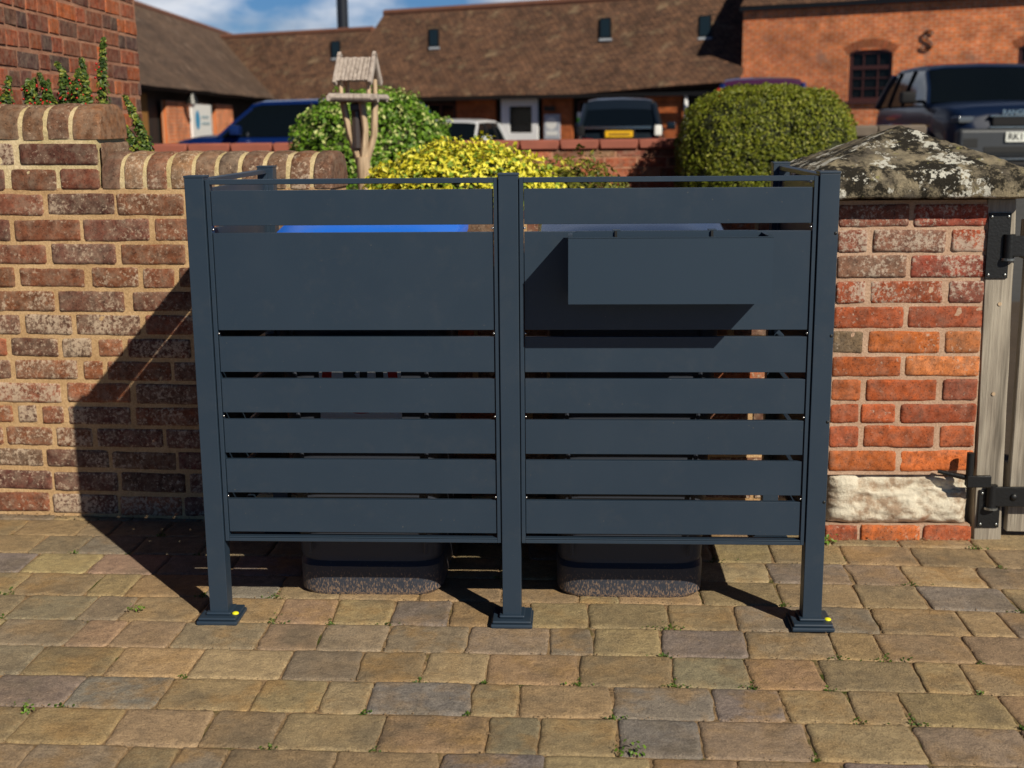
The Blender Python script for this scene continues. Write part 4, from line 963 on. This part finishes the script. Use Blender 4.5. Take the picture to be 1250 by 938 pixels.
# ================================================================= cars
def paint(name, c, metal=.3): return plain(name, c, .3, metal, var=.03, coat=.6)
m_navy = plain('navy_paint', (.003, .010, .034), .42, .0, var=.03, coat=.25, spec=.3); m_blue = paint('blue_paint', (.003, .018, .11)); m_wcar = paint('white_paint', (.62, .64, .68), 0)
m_dgreen = paint('dark_paint', (.006, .012, .020)); m_redrefl = paint('reddish_reflection_paint', (.06, .012, .055))  # last one: reddish reflection on a dark blue car roof, painted as colour
m_trim = plain('black_trim', (.008, .008, .010), .65, spec=.25); m_cg = plain('car_glass', (.003, .005, .007), .06, var=.2, spec=.3)
m_lamp = plain('headlamp', (.10, .115, .135), .15, .3); m_rlamp = plain('tail_lamp', (.45, .01, .01), .2); m_chrome = plain('chrome', (.65, .66, .68), .15, 1); m_alloy = plain('alloy', (.35, .36, .38), .3, .8)
m_pw = plain('plate_white', (.72, .74, .70), .4, var=.02); m_py = plain('plate_yellow', (.75, .42, .01), .4, var=.03); m_org = plain('amber_lamp', (.7, .2, .01), .3)
def car(name, label, loc, heading, P, body, roofmat=None):
    """local frame: +x forward, origin at centre on the ground. P: dict of proportions"""
    t = thing(name, label, 'car', loc, heading); Lh = P['L']/2; Wd = P['W']/2; belt = P['belt']; H = P['H']; hood = P['hood']
    xa, xb, xc_, xd = P['ws0'], P['ws1'], P['rw1'], P['rw0']           # screen base, screen top, rear top, rear base
    clr = P.get('clr', .22)
    def interp(tab, x):
        for (x0_, y0_), (x1_, y1_) in zip(tab, tab[1:]):
            if x <= x1_: f = (x-x0_)/(x1_-x0_) if x1_ > x0_ else 0; f = max(0, min(1, f)); return y0_+(y1_-y0_)*f
        return tab[-1][1]
    top = [(-Lh, belt-.18), (-Lh+.06, belt-.05), (xd-.02, belt), (xa, belt+.0), (xa+.05, belt-.01), (Lh-.5, hood+.06), (Lh-.18, hood), (Lh-.05, hood-.10), (Lh, hood-.28)]
    wid = [(-Lh, Wd*.80), (-Lh+.12, Wd*.92), (-Lh+.5, Wd*.99), (0, Wd), (Lh-.7, Wd*.985), (Lh-.25, Wd*.92), (Lh-.08, Wd*.80), (Lh, Wd*.66)]
    bot = [(-Lh, clr+.22), (-Lh+.15, clr+.04), (0, clr), (Lh-.15, clr), (Lh, clr+.12)]
    bm = bmesh.new(); rings = []; ns = 42
    for i in range(ns+1):
        x = -Lh+2*Lh*(.5-.5*cos(pi*i/ns)); zt = interp(top, x); w_ = interp(wid, x); zb = interp(bot, x); hh = zt-zb
        sec = [(0, zb), (.86, zb), (.965, zb+.10*hh), (.985, zb+.35*hh), (1.0, zb+.62*hh), (.985, zb+.80*hh), (.95, zb+.93*hh), (.88, zb+.985*hh), (.6, zb+1.005*hh+.01), (0, zb+1.0*hh+.03)]
        pts = [(w_*a, z) for a, z in sec]+[(-w_*a, z) for a, z in sec[-2:0:-1]]
        rings.append([bm.verts.new((x, y, z)) for y, z in pts])
    for A_, B_ in zip(rings, rings[1:]):
        n = len(A_)
        for k in range(n): bm.faces.new((A_[k], A_[(k+1) % n], B_[(k+1) % n], B_[k]))
    bm.faces.new(rings[0][::-1]); bm.faces.new(rings[-1]); bmesh.ops.recalc_face_normals(bm, faces=bm.faces)
    bo = mesh_obj('body', bm, body, t, auto=38)
    gt_ = [(xd, belt), (xc_, H-.05), (xc_+.15, H-.015), ((xc_+xb)/2, H), (xb-.15, H-.02), (xb, H-.06), (xa, belt)]
    def gsec(x, off=0):
        zt = interp(gt_, x)+off; zb = belt-.03; f = (zt-zb)/(H-zb); wt = Wd*(.90-.16*f)+off
        return [(Wd*.93, zb), (Wd*.905*.5+wt*.5+.012, zb+(zt-zb)*.5), (wt+.01, zt-.075*f), (wt-.03, zt-.025*f), (wt*.7, zt), (0, zt+.012)]
    def gl(xs_, off, i0):
        bm = bmesh.new(); rs_ = []
        for x in xs_:
            s_ = gsec(x, off)[i0:]; pts = [(y, z) for y, z in s_]+[(-y, z) for y, z in s_[-2::-1]]; rs_.append([bm.verts.new((x, y, z)) for y, z in pts])
        for A_, B_ in zip(rs_, rs_[1:]):
            for k in range(len(A_)-1): bm.faces.new((A_[k], A_[k+1], B_[k+1], B_[k]))
        bmesh.ops.recalc_face_normals(bm, faces=bm.faces); return bm
    xs_ = [xd+.001, (xd*2+xc_)/3, (xd+2*xc_)/3, xc_, xc_+.15, (xc_+xb)/2, xb-.15, xb, (xb*2+xa)/3, (xb+2*xa)/3, xa-.001]
    mesh_obj('windows', gl(xs_, 0, 0), m_cg, t, auto=30)
    mesh_obj('roof', gl([xc_-.04, xc_, xc_+.15, (xc_+xb)/2, xb-.15, xb, xb+.03], .008, 2), roofmat or body, t, auto=35)
    for s in (-1, 1):
        def sp_(x): q = gsec(x, .006); return [V((x, s*q[k][0], q[k][1])) for k in (0, 1, 2)]
        pa = [V((xa, s*Wd*.93, belt-.03)), V(((xa+xb)/2, s*gsec((xa+xb)/2)[2][0], gsec((xa+xb)/2)[2][1])), V((xb, s*gsec(xb)[2][0], gsec(xb)[2][1]+.0))]
        tubeo('pillar', pa, .030, body, t, 6)
        pd = [V((xd, s*Wd*.92, belt-.03)), V(((xd+xc_)/2, s*gsec((xd+xc_)/2)[2][0], gsec((xd+xc_)/2)[2][1])), V((xc_, s*gsec(xc_)[2][0], gsec(xc_)[2][1]))]
        tubeo('pillar', pd, .055, body, t, 6)
        for xp in P['pill']: tubeo('pillar', sp_(xp), .024, m_trim, t, 6)
        mr = bmesh.new(); box(mr, xa-.42, xa-.26, *sorted((s*(Wd+.02), s*(Wd+.21))), belt-.0, belt+.15, .03, 2); box(mr, xa-.36, xa-.32, *sorted((s*(Wd-.1), s*(Wd+.04))), belt+.0, belt+.04); mesh_obj('wing_mirror', mr, P.get('mirror', body), t, auto=40)
        for xw in (Lh-.86, -Lh+.82):
            wr = P.get('wr', .34); wv = tubeo('tyre', [(xw, s*(Wd-.20), wr), (xw, s*(Wd-.0), wr)], wr, m_tyre, t, 26)
            tubeo('rim', [(xw, s*(Wd-.02), wr), (xw, s*(Wd+.006), wr)], wr*.66, m_alloy, wv, 16)
            bm = bmesh.new(); r2 = wr*1.16
            for k in range(13):
                a = pi*k/12
                if k < 12:
                    a2_ = pi*(k+1)/12; vv = [bm.verts.new((xw+r_*cos(q), s*(Wd+.004), wr+r_*sin(q))) for r_, q in ((wr*.98, a), (r2, a), (r2, a2_), (wr*.98, a2_))]; bm.faces.new(vv)
            mesh_obj('wheel_arch', bm, m_trim, bo)
    # front
    fx = Lh; h0 = hood+P.get('go', 0)
    boxo('grille', (fx-.12, fx+.012, -Wd*.44, Wd*.44, h0-.30, h0-.17), m_trim, t, .02)
    for q in (h0-.175, h0-.305): boxo('grille_bar', (fx-.08, fx+.022, -Wd*.46, Wd*.46, q-.009, q+.009), m_chrome, t, .004)
    boxo('front_bumper', (fx-.30, fx+.05, -Wd*.74, Wd*.74, clr+.02, clr+.20), m_trim, t, .05, 2)
    boxo('bumper_strip', (fx-.2, fx+.062, -Wd*.5, Wd*.5, clr+.06, clr+.09), m_chrome, t, .01)
    for s in (-1, 1):
        MH = Matrix.Translation((fx-.13, s*Wd*.66, h0-.215)) @ Matrix.Rotation(-s*R(24), 4, 'Z'); boxo('headlight', (-.08, .075, -.23, .23, -.042, .042), m_lamp, t, .025, 2, MH)
        boxo('tail_light', (-Lh-.012, -Lh+.18, *sorted((s*Wd*P.get('tl', .52), s*Wd*(P.get('tl', .52)+.25))), belt-.24, belt-P.get('tb', .06)), m_rlamp, t, .02, 2)
    boxo('rear_bumper', (-Lh-.05, -Lh+.25, -Wd*.86, Wd*.86, clr+.05, clr+.26), P.get('bumper', body), t, .05, 2)
    fp = boxo('front_plate', (fx+.064, fx+.072, -.26, .26, P['pz']-.057, P['pz']+.057), m_pw, t)
    if P.get('ftext'): text_mesh('plate_lettering', P['ftext'], .105, m_ink, fp, Matrix.Translation((fx+.0735, 0, P['pz'])) @ Matrix.Rotation(pi/2, 4, 'Z') @ FRONT, .0005, .003)
    rp_ = boxo('rear_plate', (-Lh-.028, -Lh-.014, -.26, .26, P['rz']-.06, P['rz']+.06), m_py, t)
    return t
EV = dict(go=.09, L=4.37, W=1.90, H=1.64, belt=1.12, hood=1.03, ws0=1.05, ws1=.30, rw1=-1.55, rw0=-1.95, pill=(-.35, -1.15), pz=.70, rz=.9, wr=.36, ftext='RK16', mirror=m_trim)
ev = car('parked_car', 'dark navy SUV facing the camera, parked in front of the red brick barn', (5.56, 14.50, .42), -pi/2-R(1), EV, m_navy)
m_bg = plain('bumper_grey', (.045, .05, .058), .45, .2)
boxo('bumper_panel', (4.37/2-.25, 4.37/2+.045, -.80, .80, .47, .80), m_bg, ev, .05, 3)
boxo('lower_intake', (4.37/2-.2, 4.37/2+.052, -.52, .52, .50, .60), m_ink, ev, .02)
boxo('skid_plate', (4.37/2-.2, 4.37/2+.058, -.60, .60, .425, .465), m_chrome, ev, .015)
for s in (-1, 1): boxo('fog_intake', (4.37/2-.2, 4.37/2+.049, *sorted((s*.56, s*.76)), .56, .70), m_ink, ev, .02)
text_mesh('bonnet_lettering', 'RANGE ROVER', .085, m_chrome, ev, Matrix.Translation((4.37/2-.035, 0, .985)) @ Matrix.Rotation(pi/2, 4, 'Z') @ FRONT, .001, .002)
for o_ in ev.children:
    if o_.name.startswith('front_plate'):
        o_.children[0].location = (0, -.12, 0)
J4 = dict(tl=.60, tb=.15, L=3.9, W=1.66, H=1.73, belt=1.12, hood=1.05, ws0=.75, ws1=.35, rw1=-1.80, rw0=-1.93, pill=(-.4, -1.2), pz=.55, rz=1.06, wr=.34, bumper=m_trim)
j4 = car('parked_car', 'small black off-roader seen from behind with a yellow number plate, by the barn', (1.17, 23.1, .06), pi/2-R(5), J4, m_dgreen)
boxo('tailgate_strip', (-1.975, -1.955, -.60, .66, 1.155, 1.20), m_chrome, j4)
for s in (-1, 1): boxo('side_lamp', (-2.0, -1.90, *sorted((s*.66, s*.80)), 1.02, 1.22), m_white if s < 0 else m_trim, j4, .03, 2)
boxo('plate_surround', (-1.99, -1.9, -.30, .30, .98, 1.14), m_trim, j4)
for o_ in j4.children:
    if o_.name.startswith('rear_plate'): o_.location = (-.035, 0, 0); boxo('plate_marks', (-1.95-.0295, -1.95-.0285, -.20, .20, 1.03, 1.075), plain('plate_marks', (.25, .14, .01), .5), o_)
BL = dict(L=4.2, W=1.78, H=1.60, belt=1.06, hood=.98, ws0=1.22, ws1=.70, rw1=-1.75, rw0=-1.98, pill=(-.25, -1.1), pz=.5, rz=.9)
car('parked_car', 'bright blue car side-on behind the garden wall, left of the green dome', (-4.12, 17.3, .13), pi-R(4), BL, m_blue)
WH = dict(L=3.8, W=1.66, H=1.46, belt=.95, hood=.85, ws0=.95, ws1=.30, rw1=-1.45, rw0=-1.80, pill=(-.25, -.95), pz=.5, rz=.8)
car('parked_car', 'white hatchback with its windscreen showing above the yellow shrub', (-2.55, 25.4, -.03), -pi/2-R(12), WH, m_wcar)
PU = dict(L=4.2, W=1.74, H=1.62, belt=.98, hood=.90, ws0=1.20, ws1=.50, rw1=-1.70, rw0=-1.98, pill=(-.3, -1.1), pz=.5, rz=.9)
pu = car('parked_car', 'dark car whose roof, coloured with a reddish reflection, shows above the hedge ball', (3.52, 20.6, .44), R(84), PU, m_blue, m_redrefl)
for s in (-1, 1):
    boxo('high_tail_light', (-1.97, -1.80, *sorted((s*.60, s*.78)), 1.17, 1.44), m_rlamp, pu, .03, 2); boxo('indicator', (-1.99, -1.85, *sorted((s*.64, s*.80)), 1.05, 1.165), m_org, pu, .02, 2)
